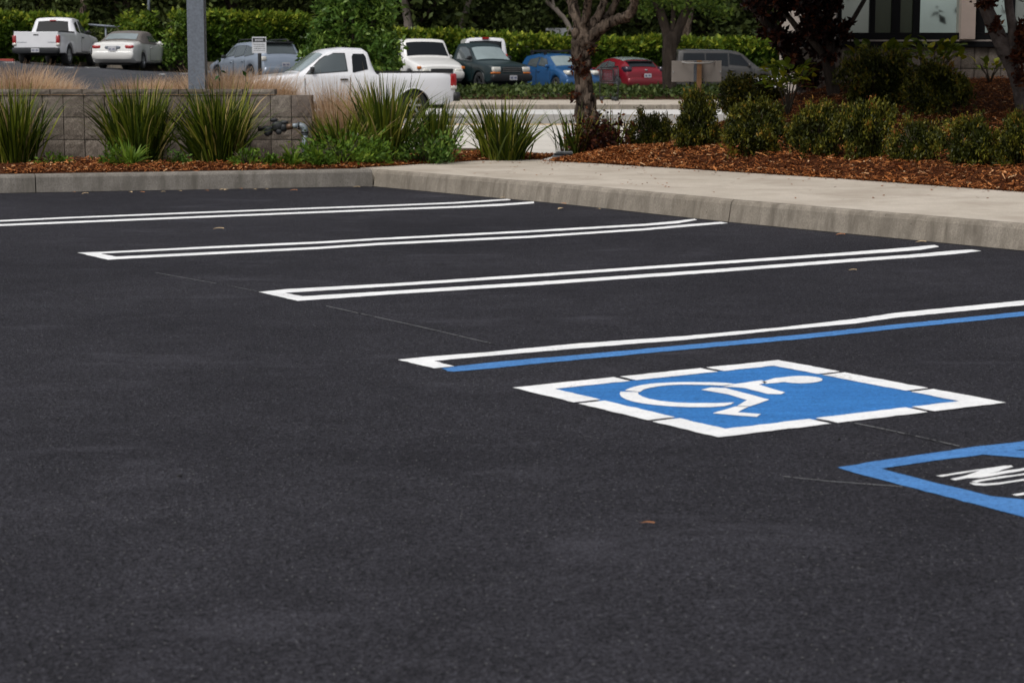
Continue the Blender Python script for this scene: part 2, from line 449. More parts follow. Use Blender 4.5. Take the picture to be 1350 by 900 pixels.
M['bark_dark'] = barkmat('dark_bark', (0.022, 0.016, 0.013), (0.065, 0.050, 0.040), 6)
M['bark_pale'] = barkmat('pale_bark', (0.14, 0.11, 0.09), (0.34, 0.29, 0.25), 3)
M['bark_smooth'] = barkmat('smooth_grey_bark', (0.085, 0.068, 0.062), (0.20, 0.165, 0.15), 8, 0.8)
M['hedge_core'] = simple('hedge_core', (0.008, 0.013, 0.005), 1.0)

# ------------------------------------------------------------------ terrain heights
YS = [-60, 24, 40, 47, 58, 66, 82, 110, 300]
ZS = [0, 0, -0.10, -0.14, -0.09, 0.20, 0.22, 0.5, 4.0]
def sstep(a, b, x):
    t = min(1, max(0, (x - a) / (b - a))); return t * t * (3 - 2 * t)
def T(x, y):
    z = float(np.interp(y, YS, ZS))
    a = min(1.5, max(0.0, (-x - 1.5) / 15.5))
    return z + a * sstep(45, 75, y)
def sheet(name, xs, ys, zf, mat, parent=None, kind='structure'):
    vs = [(x, y, zf(x, y)) for y in ys for x in xs]
    nx = len(xs)
    fs = [(j * nx + i, j * nx + i + 1, (j + 1) * nx + i + 1, (j + 1) * nx + i) for j in range(len(ys) - 1) for i in range(nx - 1)]
    me = bpy.data.meshes.new(name); me.from_pydata(vs, [], fs); me.update()
    me.polygons.foreach_set("use_smooth", [True] * len(fs))
    o = link(name, me, mat, parent)
    if kind and not parent: o['kind'] = kind
    return o
def frange(a, b, n): return [a + (b - a) * i / n for i in range(n + 1)]
def polysheet(name, pts, z, mat, thick=0.0, parent=None, jit=0.0, step=0.03, kind=None):
    """a sheet (or slab) from an outline of ground points"""
    out = []
    n = len(pts)
    for i in range(n):
        a = Vector(pts[i][:2]); b = Vector(pts[(i + 1) % n][:2])
        k = max(1, int((b - a).length / step)) if jit else 1
        for q in range(k):
            p = a.lerp(b, q / k)
            if jit and q: p += Vector((random.uniform(-jit, jit), random.uniform(-jit, jit)))
            out.append((p.x, p.y, z))
    bm = bmesh.new()
    f = bm.faces.new([bm.verts.new(p) for p in out])
    if f.normal.z < 0: f.normal_flip()
    f.normal_update()
    if f.normal.z < 0: bmesh.ops.reverse_faces(bm, faces=[f])
    bmesh.ops.triangulate(bm, faces=bm.faces[:], ngon_method='EAR_CLIP')
    if thick:
        r = bmesh.ops.extrude_face_region(bm, geom=bm.faces[:])
        for v in [g for g in r['geom'] if isinstance(g, bmesh.types.BMVert)]: v.co.z -= thick
        bmesh.ops.recalc_face_normals(bm, faces=bm.faces[:])
    me = bpy.data.meshes.new(name); bm.to_mesh(me); bm.free()
    o = link(name, me, mat, parent)
    if kind: o['kind'] = kind
    return o

# ------------------------------------------------------------------ ground
sheet('ground', frange(-150, 150, 60), frange(-60, 300, 72), lambda x, y: T(x, y) - 0.30, M['soil'])
kl0, kc, kr0, kr1, kr2 = G(0, 255), G(492, 246), G(750, 270), G(960, 293), G(1350, 331)
kl_dir = (kl0 - kc).normalized(); kr_dir = (kr2 - kr1).normalized()
KL = kc + kl_dir * 22
KR = kr2 + kr_dir * 14
lot_pts = [(-26, -12), (24, -12), (24, -2), (KR.x + .1, KR.y), (kr2.x + .1, kr2.y + .1), (kr1.x + .1, kr1.y + .1), (kr0.x + .1, kr0.y + .1), (kc.x, kc.y + .1), (kl0.x, kl0.y + .1), (KL.x, KL.y + .1), (-26, KL.y)]
polysheet('parking_lot', lot_pts, 0.0, M['lot'], kind='structure')

# kerbs: a rounded concrete profile swept along the edge, one child per cast segment
def sweep(name, path, prof, mat, parent=None, gap=0.004):
    """prof: (inward offset, height)"""
    vs = []; n = len(prof)
    for i, p in enumerate(path):
        a = path[max(i - 1, 0)]; b = path[min(i + 1, len(path) - 1)]
        t = (Vector(b[:2]) - Vector(a[:2])).normalized(); nn = Vector((-t.y, t.x))
        zz = p[2] if len(p) > 2 else 0
        for o_, h in prof: vs.append((p[0] + nn.x * o_, p[1] + nn.y * o_, zz + h))
    fs = []
    for i in range(len(path) - 1):
        for j in range(n - 1):
            a = i * n + j; fs.append((a, a + 1, a + n + 1, a + n))
    fs.append(tuple(range(n))); fs.append(tuple(range((len(path) - 1) * n, len(path) * n))[::-1])
    mb = MB(); mb.add(vs, fs, False)
    return mb.build(name, mat, parent)
def seg(a, b, step=0.4, gap=0.004, wob=0.004):
    a = Vector(a); b = Vector(b); d = (b - a); L = d.length; d.normalize()
    n = max(1, int(L / step)); out = []
    for i in range(n + 1):
        p = a + d * (gap + (L - 2 * gap) * i / n)
        p += Vector((-d.y, d.x, 0)) * (wob * mnoise.noise(p * 1.3))
        out.append(p)
    return out
back_kerb = empty('kerb', (0, 0, 0), kind='structure')
KP = [(0.0, -0.08), (0.0, 0.0), (0.012, 0.125), (0.022, 0.143), (0.04, 0.15), (0.15, 0.152), (0.15, -0.08)]
lp = kc
for k in range(8):
    a = kc + kl_dir * (k * 2.9); b = kc + kl_dir * ((k + 1) * 2.9)
    sweep('kerb_segment', seg(b, a), KP, M['kerb_dark'], back_kerb)
side_kerb = empty('kerb', (0, 0, 0), kind='structure')
KP2 = [(0.0, -0.08), (0.0, 0.0), (0.02, 0.12), (0.03, 0.141), (0.05, 0.15), (0.075, 0.15), (0.075, -0.08)]
pts = [kc, kr0, kr1]
sweep('kerb_segment', seg(kc, kr0) + seg(kr0, kr1)[1:], KP2, M['kerb'], side_kerb)
a = kr1
d1 = (kr2 - kr1).normalized()
for k in range(5):
    sweep('kerb_segment', seg(a, a + d1 * 3.2, gap=0.008), KP2, M['kerb'], side_kerb)
    a = a + d1 * 3.2
kend = a
# sidewalk slabs behind it
def off(p, d, o_): return Vector((p.x - d.y * o_, p.y + d.x * o_, 0))
dA = (kr0 - kc).normalized(); dB = (kr1 - kr0).normalized()
f0 = off(kc, dA, .077); f1 = off(kr0, (dA + dB).normalized(), .077); f2 = off(kr1, (dB + d1).normalized(), .077); f3 = off(kend, d1, .077)
S1 = [G(475, 221.5, .15), G(626, 212, .15), G(712, 210, .15), G(727, 212.5, .15), G(804, 216.5, .15), G(850, 219.5, .15), G(1110, 236, .15), G(1350, 253.5, .15)]
bdir = (S1[-1] - S1[-2]).normalized()
S1.append(S1[-1] + bdir * 10)
walk = empty('sidewalk', (0, 0, 0), kind='structure')
cut = kc + kl_dir * 0.15
jb = G(1012, 229.5, .15)
def lerp_front(t): return f0.lerp(f1, t)
polysheet('slab', [f0, f1, f2, f3] + S1[::-1] + [kc + Vector((-.05, .17, 0))], 0.1505, M['walk'], 0.12, walk)

# ------------------------------------------------------------------ painted markings
PZ = 0.0018
def gp(l, z=PZ): return [G(x, y, 0) for x, y in l]
def marking(name, label, cat, group=None):
    return empty(name, (0, 0, 0), 0, label, cat, group)
def band(cl):
    """centre line with thickness in photo pixels -> outline"""
    up = [(x, y - t / 2) for x, y, t in cl]; dn = [(x, y + t / 2) for x, y, t in cl]
    return up + dn[::-1]
def centred(root, objs):
    """put the root at the middle of its parts"""
    vs = [v.co for o in objs for v in o.data.vertices]
    c = Vector(((min(v.x for v in vs) + max(v.x for v in vs)) / 2, (min(v.y for v in vs) + max(v.y for v in vs)) / 2, 0))
    for o in objs:
        o.data.transform(Matrix.Translation(-c))
    root.location = c
J = 0.0035
mk = marking('stall_marking', 'farthest white double parking line, running off the left edge of the photo', 'parking line', 'double parking lines')
a = polysheet('line', gp(band([(-260, 299.5, 3), (0, 291.6, 1.9), (80, 287.8, 1.9), (250, 281.0, 1.9), (420, 274.6, 1.9), (500, 271.8, 1.9), (600, 267.8, 2.0), (640, 265.3, 2.1), (673, 263.2, 1.7)])), PZ, M['white_paint'], 0, mk, J)
b = polysheet('line', gp(band([(-260, 307, 3.4), (0, 297.1, 2.5), (80, 293.8, 2.4), (250, 286.9, 2.4), (420, 280.0, 2.3), (500, 276.9, 2.3), (600, 273.2, 2.4), (660, 270.3, 2.7), (704, 267.2, 2.4)])), PZ, M['white_paint'], 0, mk, J)
centred(mk, [a, b])
mk = marking('stall_marking', 'second white hairpin parking line, its closed end at far left of the lot', 'parking line', 'double parking lines')
a = polysheet('line', gp([(102, 333.4), (142, 332.0), (280, 325.0), (420, 318.8), (500, 314.1), (700, 304.0), (850, 295.4), (890, 291.8), (916, 288.8), (919, 290.3), (893, 294.8), (850, 298.0), (700, 306.6), (500, 316.7), (420, 321.4), (280, 327.7), (133, 334.6), (153, 338.6), (420, 325.8), (500, 320.4), (700, 311.0), (850, 301.3), (905, 296.2), (950, 292.9), (960, 294.5), (905, 299.2), (850, 303.9), (700, 313.8), (500, 323.4), (420, 328.7), (156, 341.9), (142, 342.8)]), PZ, M['white_paint'], 0, mk, J)
centred(mk, [a])
mk = marking('stall_marking', 'third white hairpin parking line, between the farthest pair and the one with a blue edge', 'parking line', 'double parking lines')
a = polysheet('line', gp([(341, 385.3), (376, 381.6), (520, 373.8), (700, 362.0), (940, 345.4), (1100, 334.2), (1180, 328.0), (1213, 325.0), (1232, 323.3), (1238, 325.6), (1213, 329.8), (1180, 332.4), (1100, 338.0), (940, 349.0), (700, 365.6), (520, 377.6), (376, 386.4), (399, 390.9), (520, 383.6), (700, 372.4), (940, 355.5), (1100, 343.2), (1200, 336.0), (1255, 330.8), (1281, 329.4), (1294, 331.2), (1255, 335.6), (1200, 340.1), (1100, 347.3), (940, 359.7), (700, 376.8), (520, 388.1), (402, 396.4), (392, 397.0)]), PZ, M['white_paint'], 0, mk, J)
centred(mk, [a])
mk = marking('stall_marking', 'nearest parking line, white with a blue line along its near side', 'parking line', 'double parking lines')
a = polysheet('white_line', gp([(524.7, 474.5), (572, 469.9), (640, 464.9), (700, 459.0), (760, 453.3), (900, 443.6), (1031, 426.8 + 5), (1128, 420.6), (1183, 412.6), (1350, 396.4), (1500, 382), (1500, 388.4), (1350, 402.6), (1183, 419.0), (1128, 426.8), (1031, 433.4 + 2), (900, 448.6), (760, 459.7), (640, 469.9), (572, 476.2), (599, 483.2), (572, 485.9)]), PZ, M['white_paint'], 0, mk, J)
b = polysheet('blue_line', gp([(582, 486.2), (599.6, 483.5), (640, 479.0), (700, 473.2), (760, 468.5), (900, 455.6), (1060, 441.0), (1190, 427.1), (1350, 411.0), (1500, 396), (1500, 402), (1350, 416.8), (1190, 433.0), (1060, 447.0), (900, 461.6), (760, 474.7), (640, 486.6), (598, 490.2), (590, 489.6)]), PZ, M['blue_paint'], 0, mk, J)
centred(mk, [a, b])

# wheelchair pad: blue square, white block border, white symbol
cs = [G(675.5, 512.1), G(1025.9, 475.6), G(1326.2, 531.8), G(947, 577.6)]   # left, top, right, bottom corner
def Q(u, v): # u along left->top, v along left->bottom
    return (cs[0] * (1 - u) * (1 - v) + cs[1] * u * (1 - v) + cs[3] * (1 - u) * v + cs[2] * u * v)
pad = marking('accessible_parking_symbol', 'blue square with white wheelchair symbol and broken white border painted on the asphalt', 'pavement symbol')
parts = [polysheet('blue_field', [Q(.078, .078), Q(.922, .078), Q(.922, .922), Q(.078, .922)], PZ, M['blue_field'], 0, pad, J)]
bw, gg = .090, .011
Z2 = 0.0036
def uvpoly(l): return [Q(u, v) for u, v in l]
t3 = (.375, .69)
for sw in (0, 1):
    for far in (0, 1):
        for (q0, q1) in ((0, t3[0]), (t3[0], t3[1]), (t3[1], 1)):
            pass
def blk(l): parts.append(polysheet('border_block', uvpoly(l), Z2, M['white_paint'], 0, pad, J))
g = gg
A1, A2 = .37, .70      # joints along the long diagonal sides
# corner Ls
blk([(0, 0), (A1 - g, 0), (A1 - g, bw), (bw, bw), (bw, A1 - .03 - g), (0, A1 - .03 - g)])
blk([(A2 + g, 0), (1, 0), (1, A1 - .06 - g), (1 - bw, A1 - .06 - g), (1 - bw, bw), (A2 + g, bw)])
blk([(1, A2 + g), (1, 1), (A2 + .02 + g, 1), (A2 + .02 + g, 1 - bw), (1 - bw, 1 - bw), (1 - bw, A2 + g)])
blk([(0, A2 + g), (bw, A2 + g), (bw, 1 - bw), (A1 + .01 - g, 1 - bw), (A1 + .01 - g, 1), (0, 1)])
# middle blocks
blk([(A1 + g, 0), (A2 - g, 0), (A2 - g, bw), (A1 + g, bw)])
blk([(0, A1 - .03 + g), (bw, A1 - .03 + g), (bw, A2 - g), (0, A2 - g)])
blk([(1 - bw, A1 - .06 + g), (1, A1 - .06 + g), (1, A2 - g), (1 - bw, A2 - g)])
blk([(A1 + .01 + g, 1 - bw), (A2 + .02 - g, 1 - bw), (A2 + .02 - g, 1), (A1 + .01 + g, 1)])
def z1(l): return [(670 + x / 3.9706, 460 + y / 3.9706) for x, y in l]
def z2(l): return [(1000 + x / 3.857, 460 + y / 3.857) for x, y in l]
def sym(l): parts.append(polysheet('symbol_piece', gp(l), Z2, M['white_paint'], 0, pad, 0.002))
sym(z1([(610, 222), (632, 211), (660, 202), (700, 193), (740, 187), (790, 183), (850, 180), (960, 178), (1080, 179), (1140, 182), (1192, 188), (1150, 193), (1118, 197), (1060, 194), (1000, 192), (900, 191), (840, 194), (790, 199), (740, 208), (708, 217), (690, 229)]))
sym(z1([(588, 228), (583, 240), (592, 255), (615, 268), (650, 279), (700, 289), (760, 297), (850, 305), (950, 309), (1060, 309), (1130, 304), (1165, 295), (1183, 284), (1140, 286), (1090, 288), (960, 288), (880, 285), (800, 277), (740, 266), (705, 255), (683, 243), (679, 234), (684, 230)]))
sym([(953, 510.8), (972, 506.9), (1004, 502.4), (1012, 505.3), (1000, 508), (1035, 518.4), (1029.5, 520.8), (1012, 520.4), (982, 512.8), (970, 511.6)])
hd = [(1055.7 + 28.8 * math.cos(t), 501.5 - 4.8 * math.sin(t)) for t in [math.radians(a) for a in range(-140, 143, 14)]]
sym([(1004, 504.4), (1012, 502.2), (1022, 499.4)] [::1] + hd[::-1] + [(1026, 505.6), (1010, 506.9)])
sym([(924.4, 514.9), (937, 511.9), (957, 512.7), (985, 520.2), (1014.3, 528.0), (1000, 533.2), (988.5, 536.8), (971.5, 536.3), (985, 528.6), (960, 521.0)])
sym([(939.5, 546), (969.5, 537.0), (987, 537.4), (972.2, 544.6), (1003, 546.9), (998, 550.7), (969.7, 548.7)])
centred(pad, parts)

# blue outlined no-parking zone
zone = marking('no_parking_zone', 'blue outlined access aisle with white letters NO, cut by right edge of the photo', 'pavement marking')
def ext(a, b, x): return (x, a[1] + (b[1] - a[1]) / (b[0] - a[0]) * (x - a[0]))
to = ext((1271, 591.2), (1350, 581.9), 1560); bo = ext((1209.4, 645), (1350, 682.1), 1560)
parts = [polysheet('blue_outline', gp([(1104, 616.6), (1178, 604.9), (1271, 591.3), (1350, 581.9), to, (to[0], to[1] + 7.5), (1350, 592.8), (1336.5, 593.5), (1350, 594.4), (1560, 612), (1560, 622), (1350, 603.9), (1296, 599.5), (1205.6, 611.4), (1162.2, 618.2), (1235, 637.5), (1307.6, 654.7), (1350, 659), (1560, 680), (1560, 700), (1440, 690), (1560, 722), bo, (1350, 682.1), (1209.4, 645), (1140, 627.4)]), PZ, M['blue_paint'], 0, zone, J)]
def z3(l): return [(1090 + x / 5.192, 570 + y / 5.192) for x, y in l]
def stroke(l): parts.append(polysheet('letter_stroke', gp(z3(l)), PZ, M['white_paint'], 0, zone, 0.0025))
mbN = [(745, 299), (790, 306), (1050, 262), (950, 298), (845, 321), (880, 330), (955, 316), (1060, 312), (1230, 282), (1420, 250), (1420, 236), (1180, 272), (1110, 284), (1275, 238), (1262, 229), (1210, 231), (975, 265)]
stroke(mbN)
stroke([(975, 346), (1005, 362), (1075, 367), (1180, 358), (1350, 331), (1520, 305), (1570, 292), (1560, 270), (1500, 262), (1430, 266), (1350, 281), (1130, 310), (1040, 325), (1000, 336)][::1] if False else
       [(975, 346), (1005, 362), (1075, 367), (1180, 358), (1350, 332), (1520, 306), (1575, 290), (1548, 270), (1470, 265), (1350, 283), (1130, 312), (1030, 328), (990, 338),
        (1022, 347), (1060, 337), (1180, 318), (1350, 293), (1470, 277), (1520, 284), (1500, 297), (1350, 320), (1180, 346), (1090, 353), (1040, 350)])
stroke([(1268, 428), (1300, 436), (1420, 420), (1600, 392), (1600, 378), (1420, 404), (1340, 416)])
centred(zone, parts)

# chalk layout lines, cracks, small debris on the lot
def thinline(name, pts, wpx, mat, **kw):
    return polysheet(name, gp(band([(x, y, wpx * .72) for x, y in pts])), 0.003, mat, 0, None, 0.001, 0.03, **kw)
tag(thinline('chalk_line', [(205, 360), (300, 377), (342, 385)], 0.5, M['chalk'], kind='structure'))
tag(thinline('chalk_line', [(430, 404), (520, 424), (565, 434), (620, 447), (655, 455)], 0.9, M['chalk'], kind='structure'))
tag(thinline('chalk_line', [(1122, 557.5), (1180, 569.5), (1265, 589)], 1.3, M['chalk'], kind='structure'))
tag(thinline('chalk_line', [(1033, 629), (1090, 635), (1190, 642.5)], 0.9, M['chalk'], kind='structure'))
tag(thinline('chalk_line', [(783, 537), (850, 553), (905, 567)], 0.8, M['chalk'], kind='structure'))
tag(thinline('pavement_crack', [(0, 366), (60, 380), (110, 393), (170, 413), (245, 440)], 0.5, M['crack'], kind='structure'))

def litter(px, py, L, Wd, rz, mat, name, label, cat, group=None, z=0.004):
    p = G(px, py, z)
    vs = []; n = 6
    for i in range(n + 1):
        t = i / n; wv = Wd * math.sin(PI * min(1, t * 1.0 + 0.02)) * 0.5
        vs += [(L * (t - .5), -wv, 0.004 + 0.012 * math.sin(t * 3.0) * L / 0.05 * 0.4), (L * (t - .5), wv, 0.004 + 0.012 * math.sin(t * 2.4) * L / 0.05 * 0.5)]
    fs = [(2 * i, 2 * i + 2, 2 * i + 3, 2 * i + 1) for i in range(n)]
    mb = MB(); mb.add(vs, fs, True)
    o = mb.build(name, mat); o.location = p; o.rotation_euler = (0, 0, rz)
    return tag(o, label, cat, group)
litter(853, 691.5, .034, .006, -0.1, M['dead_leaf'], 'fallen_leaf', 'single orange dry leaf lying on the open asphalt in the foreground', 'leaf')
litter(1124, 357, .045, .016, 0.2, M['tan_leaf'], 'fallen_leaf', 'tan dry leaf on asphalt below the third hairpin line, near right kerb', 'leaf')
for i, (x, y) in enumerate([(98, 252.5), (112, 254.6), (172, 252.6), (186, 252.8), (215, 252), (237, 251), (272, 250.5), (293, 249.3), (298, 249.6), (317, 248), (335, 249), (351, 248.8), (387, 250.2), (470, 245.8), (662, 251 + 9), (741, 268), (739, 274.5), (789, 274.6), (1108, 308.6), (1214, 318.5), (288, 301)]):
    litter(x, y + 1.5, random.uniform(.035, .075), random.uniform(.018, .034), random.uniform(-1, 1), M['tan_leaf'] if i % 3 else M['dead_leaf'], 'kerb_leaf', 'tiny dry leaf lying on the asphalt close to the kerb', 'leaf', 'dry leaves scattered along the kerb')
mb = MB(); mb.ell((0, 0, .003), (.006, .005, .005), 0.8, 8, 5)
o = mb.build('pebble', M['crack']); o.location = G(237, 628.5, 0); tag(o, 'small dark pebble alone on the asphalt at left', 'pebble')
mb = MB(); mb.ell((0, 0, .003), (.004, .004, .004), 0.8, 8, 5)
o = mb.build('pebble', M['crack']); o.location = G(1106.5, 580, 0); tag(o, 'small dark pebble between wheelchair square and blue outlined aisle', 'pebble')
# specks of bark and dirt on the sidewalk
vs = []; fs = []; tn = []
for i in range(230):
    u = random.random() ** 1.5
    k = random.randrange(len(S1) - 2) + 1
    q = S1[k].lerp(S1[k + 1], random.random()); q2 = f1.lerp(f3, (q.x - f1.x) / (f3.x - f1.x))
    p = q.lerp(q2, u * 0.9 if random.random() < .5 else random.random() * .25)
    a_ = random.uniform(0, PI); s_ = random.uniform(.006, .02); t_ = random.uniform(.003, .008)
    b_ = len(vs); ca, sa = math.cos(a_), math.sin(a_)
    for ex, ey in ((-1, -1), (1, -1), (1, 1), (-1, 1)):
        vs.append((p.x + ca * s_ * ex - sa * t_ * ey, p.y + sa * s_ * ex + ca * t_ * ey, 0.1535 + (ex > 0) * .004))
    fs.append((b_, b_ + 1, b_ + 2, b_ + 3)); tn.append(random.random() * .7)
o = link('bark_crumbs', mesh_np('bark_crumbs', vs, fs, tn), M['chips']); tag(o, 'dark bark crumbs scattered over the pale sidewalk', 'debris', None, 'stuff')

# dark open joint where the asphalt meets the kerbs
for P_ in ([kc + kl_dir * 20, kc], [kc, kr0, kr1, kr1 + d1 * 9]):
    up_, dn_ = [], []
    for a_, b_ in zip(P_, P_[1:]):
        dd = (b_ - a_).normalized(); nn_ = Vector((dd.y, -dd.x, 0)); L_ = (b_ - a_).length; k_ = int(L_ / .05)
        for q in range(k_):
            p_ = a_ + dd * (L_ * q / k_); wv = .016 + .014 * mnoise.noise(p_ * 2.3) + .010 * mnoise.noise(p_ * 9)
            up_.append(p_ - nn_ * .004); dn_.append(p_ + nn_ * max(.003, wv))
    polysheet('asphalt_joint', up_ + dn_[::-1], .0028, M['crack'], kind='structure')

# ------------------------------------------------------------------ beyond the kerb: paving, street, beds
sheet('concrete_path', frange(-14, 30, 44), frange(17.6, 42, 24), lambda x, y: T(x, y) + (0.0 if y > 18 else -.05), M['pale_walk'])
mb = MB(); mb.box(-7, 30, 42.0, 42.12, -.3, -.088)
o = mb.build('yellow_edge_line', simple('faded_yellow', (0.50, 0.36, 0.20), 0.8)); o['kind'] = 'structure'
sheet('street', frange(-7, 60, 30), frange(42.12, 52.6, 10), lambda x, y: T(x, y), M['street'])
sheet('gutter', frange(-7, 60, 30), frange(52.6, 58.05, 6), lambda x, y: T(x, y) + .002, M['gutter'])
sheet('far_parking_lot', frange(-60, -7, 40), frange(30, 84, 40), lambda x, y: T(x, y) + .001, M['far_lot'])
sheet('far_parking_lot', frange(-7, 60, 40), frange(58.05, 86, 24), lambda x, y: T(x, y) + .003, M['far_lot'])
# far kerb and its walk
XP0 = -6.9
mb = MB()
sweepk = [(XP0, 58.0, -.09), (60, 58.0, -.09)]
fk = empty('far_kerb', (0, 0, 0), kind='structure')
x = XP0
while x < 30:
    b = MB(); b.box(x + .01, x + 2.99, 58.0, 58.18, -.3, .055, None, .02)
    b.build('kerb_segment', M['kerb'], fk); x += 3.0
sheet('far_walk', frange(XP0, 60, 20), frange(58.18, 62.0, 4), lambda x, y: .055 + (y - 58.18) * .022, M['walk'])
sheet('planting_strip', frange(XP0, 60, 30), frange(62.0, 66.3, 4), lambda x, y: .15 + (y - 62) * .03 + .05 * math.sin((y - 62) / 4.3 * PI), M['soil'])
# stall lines in the far lot
def tpatch(name, pts, mat, dz=.006):
    vs = [(p[0], p[1], T(p[0], p[1]) + dz) for p in pts]
    mb = MB(); mb.add(vs, [tuple(range(len(vs)))])
    o = mb.build(name, mat); o['kind'] = 'structure'; return o
for (xx, y0, y1) in ((-16.3, 72.6, 79.5), (-12.75, 71.8, 79.5), (-19.4, 72, 77.5)):
    tpatch('far_stall_line', [(xx, y0), (xx + .12, y0), (xx + .12 , y1), (xx , y1)], M['white_paint'], .01)
o = MB().box(-40, -20.0, 80.0, 80.2, 1.2, 1.52).build('red_kerb', M['red_kerb']); o['kind'] = 'structure'
b = MB(); b.box(-17.4, -9.5, 80.2, 80.4, .7, 1.40)
o = b.build('lot_kerb', M['kerb']); o['kind'] = 'structure'

# near planting bed (left) and raised bed behind the wall
WY = 18.6
LBf = [KL + Vector((0, .16, 0)), G(0, 229, .15), G(475, 221.5, .15), G(626, 212, .15), G(712, 210, .15)]
LBb = [Vector((-24, WY + .1, 0)), Vector((-4.4, WY + .1, 0)), Vector((-1.8, WY + .1, 0)), Vector((-.6, 20.3, 0)), Vector((.45, 19.9, 0))]
def ruled(name, A, B, nu, nv, zf, mat):
    def along(P, t):
        k = t * (len(P) - 1); i = min(int(k), len(P) - 2); return P[i].lerp(P[i + 1], k - i)
    vs = []; 
    for i in range(nu + 1):
        a = along(A, i / nu); b = along(B, i / nu)
        for j in range(nv + 1):
            p = a.lerp(b, j / nv); vs.append((p.x, p.y, zf(p.x, p.y, j / nv)))
    fs = [(i * (nv + 1) + j, (i + 1) * (nv + 1) + j, (i + 1) * (nv + 1) + j + 1, i * (nv + 1) + j + 1) for i in range(nu) for j in range(nv)]
    me = bpy.data.meshes.new(name); me.from_pydata(vs, [], fs); me.update()
    me.polygons.foreach_set("use_smooth", [True] * len(fs))
    o = link(name, me, mat); o['kind'] = 'structure'; return o
def seg_dist(p, a, b):
    ab = (b - a); t = max(0, min(1, (p - a).dot(ab) / ab.length_squared)); return (p - a - ab * t).length
def poly_dist(p, P): return min(seg_dist(p, P[i], P[i + 1]) for i in range(len(P) - 1))
LF2 = [Vector((v.x, v.y)) for v in LBf]
def near_bed_z(x, y, v=None):
    df = min(1, poly_dist(Vector((x, y)), LF2) / .3)
    return .142 + df * (.038 + .03 * mnoise.noise(Vector((x * 1.5, y * 1.5, 0))))
ruled('planting_bed', LBf, LBb, 80, 10, near_bed_z, M['mulch_base'])
def raised_z(x, y):
    a = .60 * (1 - sstep(-2.7, -1.95, x)) + .12
    return a * (1 - sstep(22.5, 26, y)) + .0
sheet('raised_bed', frange(-24, -.2, 60), frange(WY + .12, 26.2, 16), lambda x, y: raised_z(x, y) + .02 * mnoise.noise(Vector((x, y, 0))), M['soil'])

# right-hand bed: a mulched bank climbing to the building
RBf = S1[3:]
def seg_dist(p, a, b):
    ab = (b - a); t = max(0, min(1, (p - a).dot(ab) / ab.length_squared)); return (p - a - ab * t).length
RB_left = [Vector((.36, 18.8)), Vector((.75, 20.2)), Vector((1.25, 21.6)), Vector((1.9, 24)), Vector((2.6, 28.5))]
def poly_dist(p, P): return min(seg_dist(p, P[i], P[i + 1]) for i in range(len(P) - 1))
RF2 = [Vector((v.x, v.y)) for v in RBf]
def bank_z(x, y, v=None):
    p = Vector((x, y)); df = poly_dist(p, RF2); dl = poly_dist(p, RB_left)
    return .143 + min(.10, df * .25) * min(1, dl / .5) + .064 * df * sstep(0, 2.2, dl) + .035 * min(1, df / .4) * mnoise.noise(Vector((x * 1.2, y * 1.2, 3)))
RBb = [Vector((.75, 20.2, 0)), Vector((1.25, 21.6, 0)), Vector((2.6, 28.5, 0)), Vector((5, 28.5, 0)), Vector((9, 28.5, 0)), Vector((14, 28.5, 0)), Vector((20, 28.5, 0))]
ruled('mulched_bank', RBf, RBb, 90, 60, bank_z, M['mulch_base'])

def chips_mesh(pts, zf, lmin, lmax, name, label):
    n = len(pts); V = np.zeros((n, 4, 3)); tn = rng.random(n)
    ang = rng.random(n) * 2 * PI; L = lmin + (lmax - lmin) * rng.random(n) ** 2; Wd = .003 + .004 * rng.random(n)
    tilt = rng.normal(0, .28, n); roll = rng.normal(0, .5, n)
    for i, (x, y) in enumerate(pts):
        z = zf(x, y) + .008 + random.random() * .02
        ca, sa = math.cos(ang[i]), math.sin(ang[i])
        l, w_ = L[i], Wd[i]
        for k, (ex, ey) in enumerate(((-1, -1), (1, -.6), (1, .6), (-1, 1))):
            V[i, k] = (x + ca * l * ex - sa * w_ * ey, y + sa * l * ex + ca * w_ * ey, z + math.sin(tilt[i]) * l * ex + math.sin(roll[i]) * w_ * ey)
    Fc = np.arange(n * 4).reshape(n, 4)
    o = link(name, mesh_np(name, V.reshape(-1, 3), Fc, tn), M['chips'])
    return tag(o, label, 'bark mulch', None, 'stuff')
def along(P, t):
    k = t * (len(P) - 1); i = min(int(k), len(P) - 2); return P[i].lerp(P[i + 1], k - i)
pts = []
while len(pts) < 95000:
    t = random.random(); a = along(RBf, t); b = along(RBb, t)
    v = random.random() ** 1.25
    p = a.lerp(b, v)
    if p.x < p.y * .30 + .4: pts.append((p.x, p.y))
for k in range(2500):            # ragged front edge, spilling a little on the walk
    t = random.random(); a = along(RBf, t * .8)
    pts.append((a.x + random.gauss(0, .05), a.y + random.gauss(0.02, .05)))
chips_mesh(pts, lambda x, y: max(.147, bank_z(x, y)), .007, .032, 'bark_mulch', 'orange brown bark mulch covering the bank on the right')
pts = []
while len(pts) < 17000:
    t = .05 + .95 * random.random(); a = along(LBf, t); b = along(LBb, t)
    v = random.random() ** 1.1; p = a.lerp(b, v); pts.append((p.x, p.y))
for k in range(7000):
    t = .2 + .8 * random.random(); a = along(LBf, t); b = along(LBb, t); p = a.lerp(b, .22 * random.random() - .02); pts.append((p.x, p.y))
chips_mesh(pts, near_bed_z, .007, .03, 'bark_mulch', 'orange brown bark mulch between the kerb and the block wall on the left')

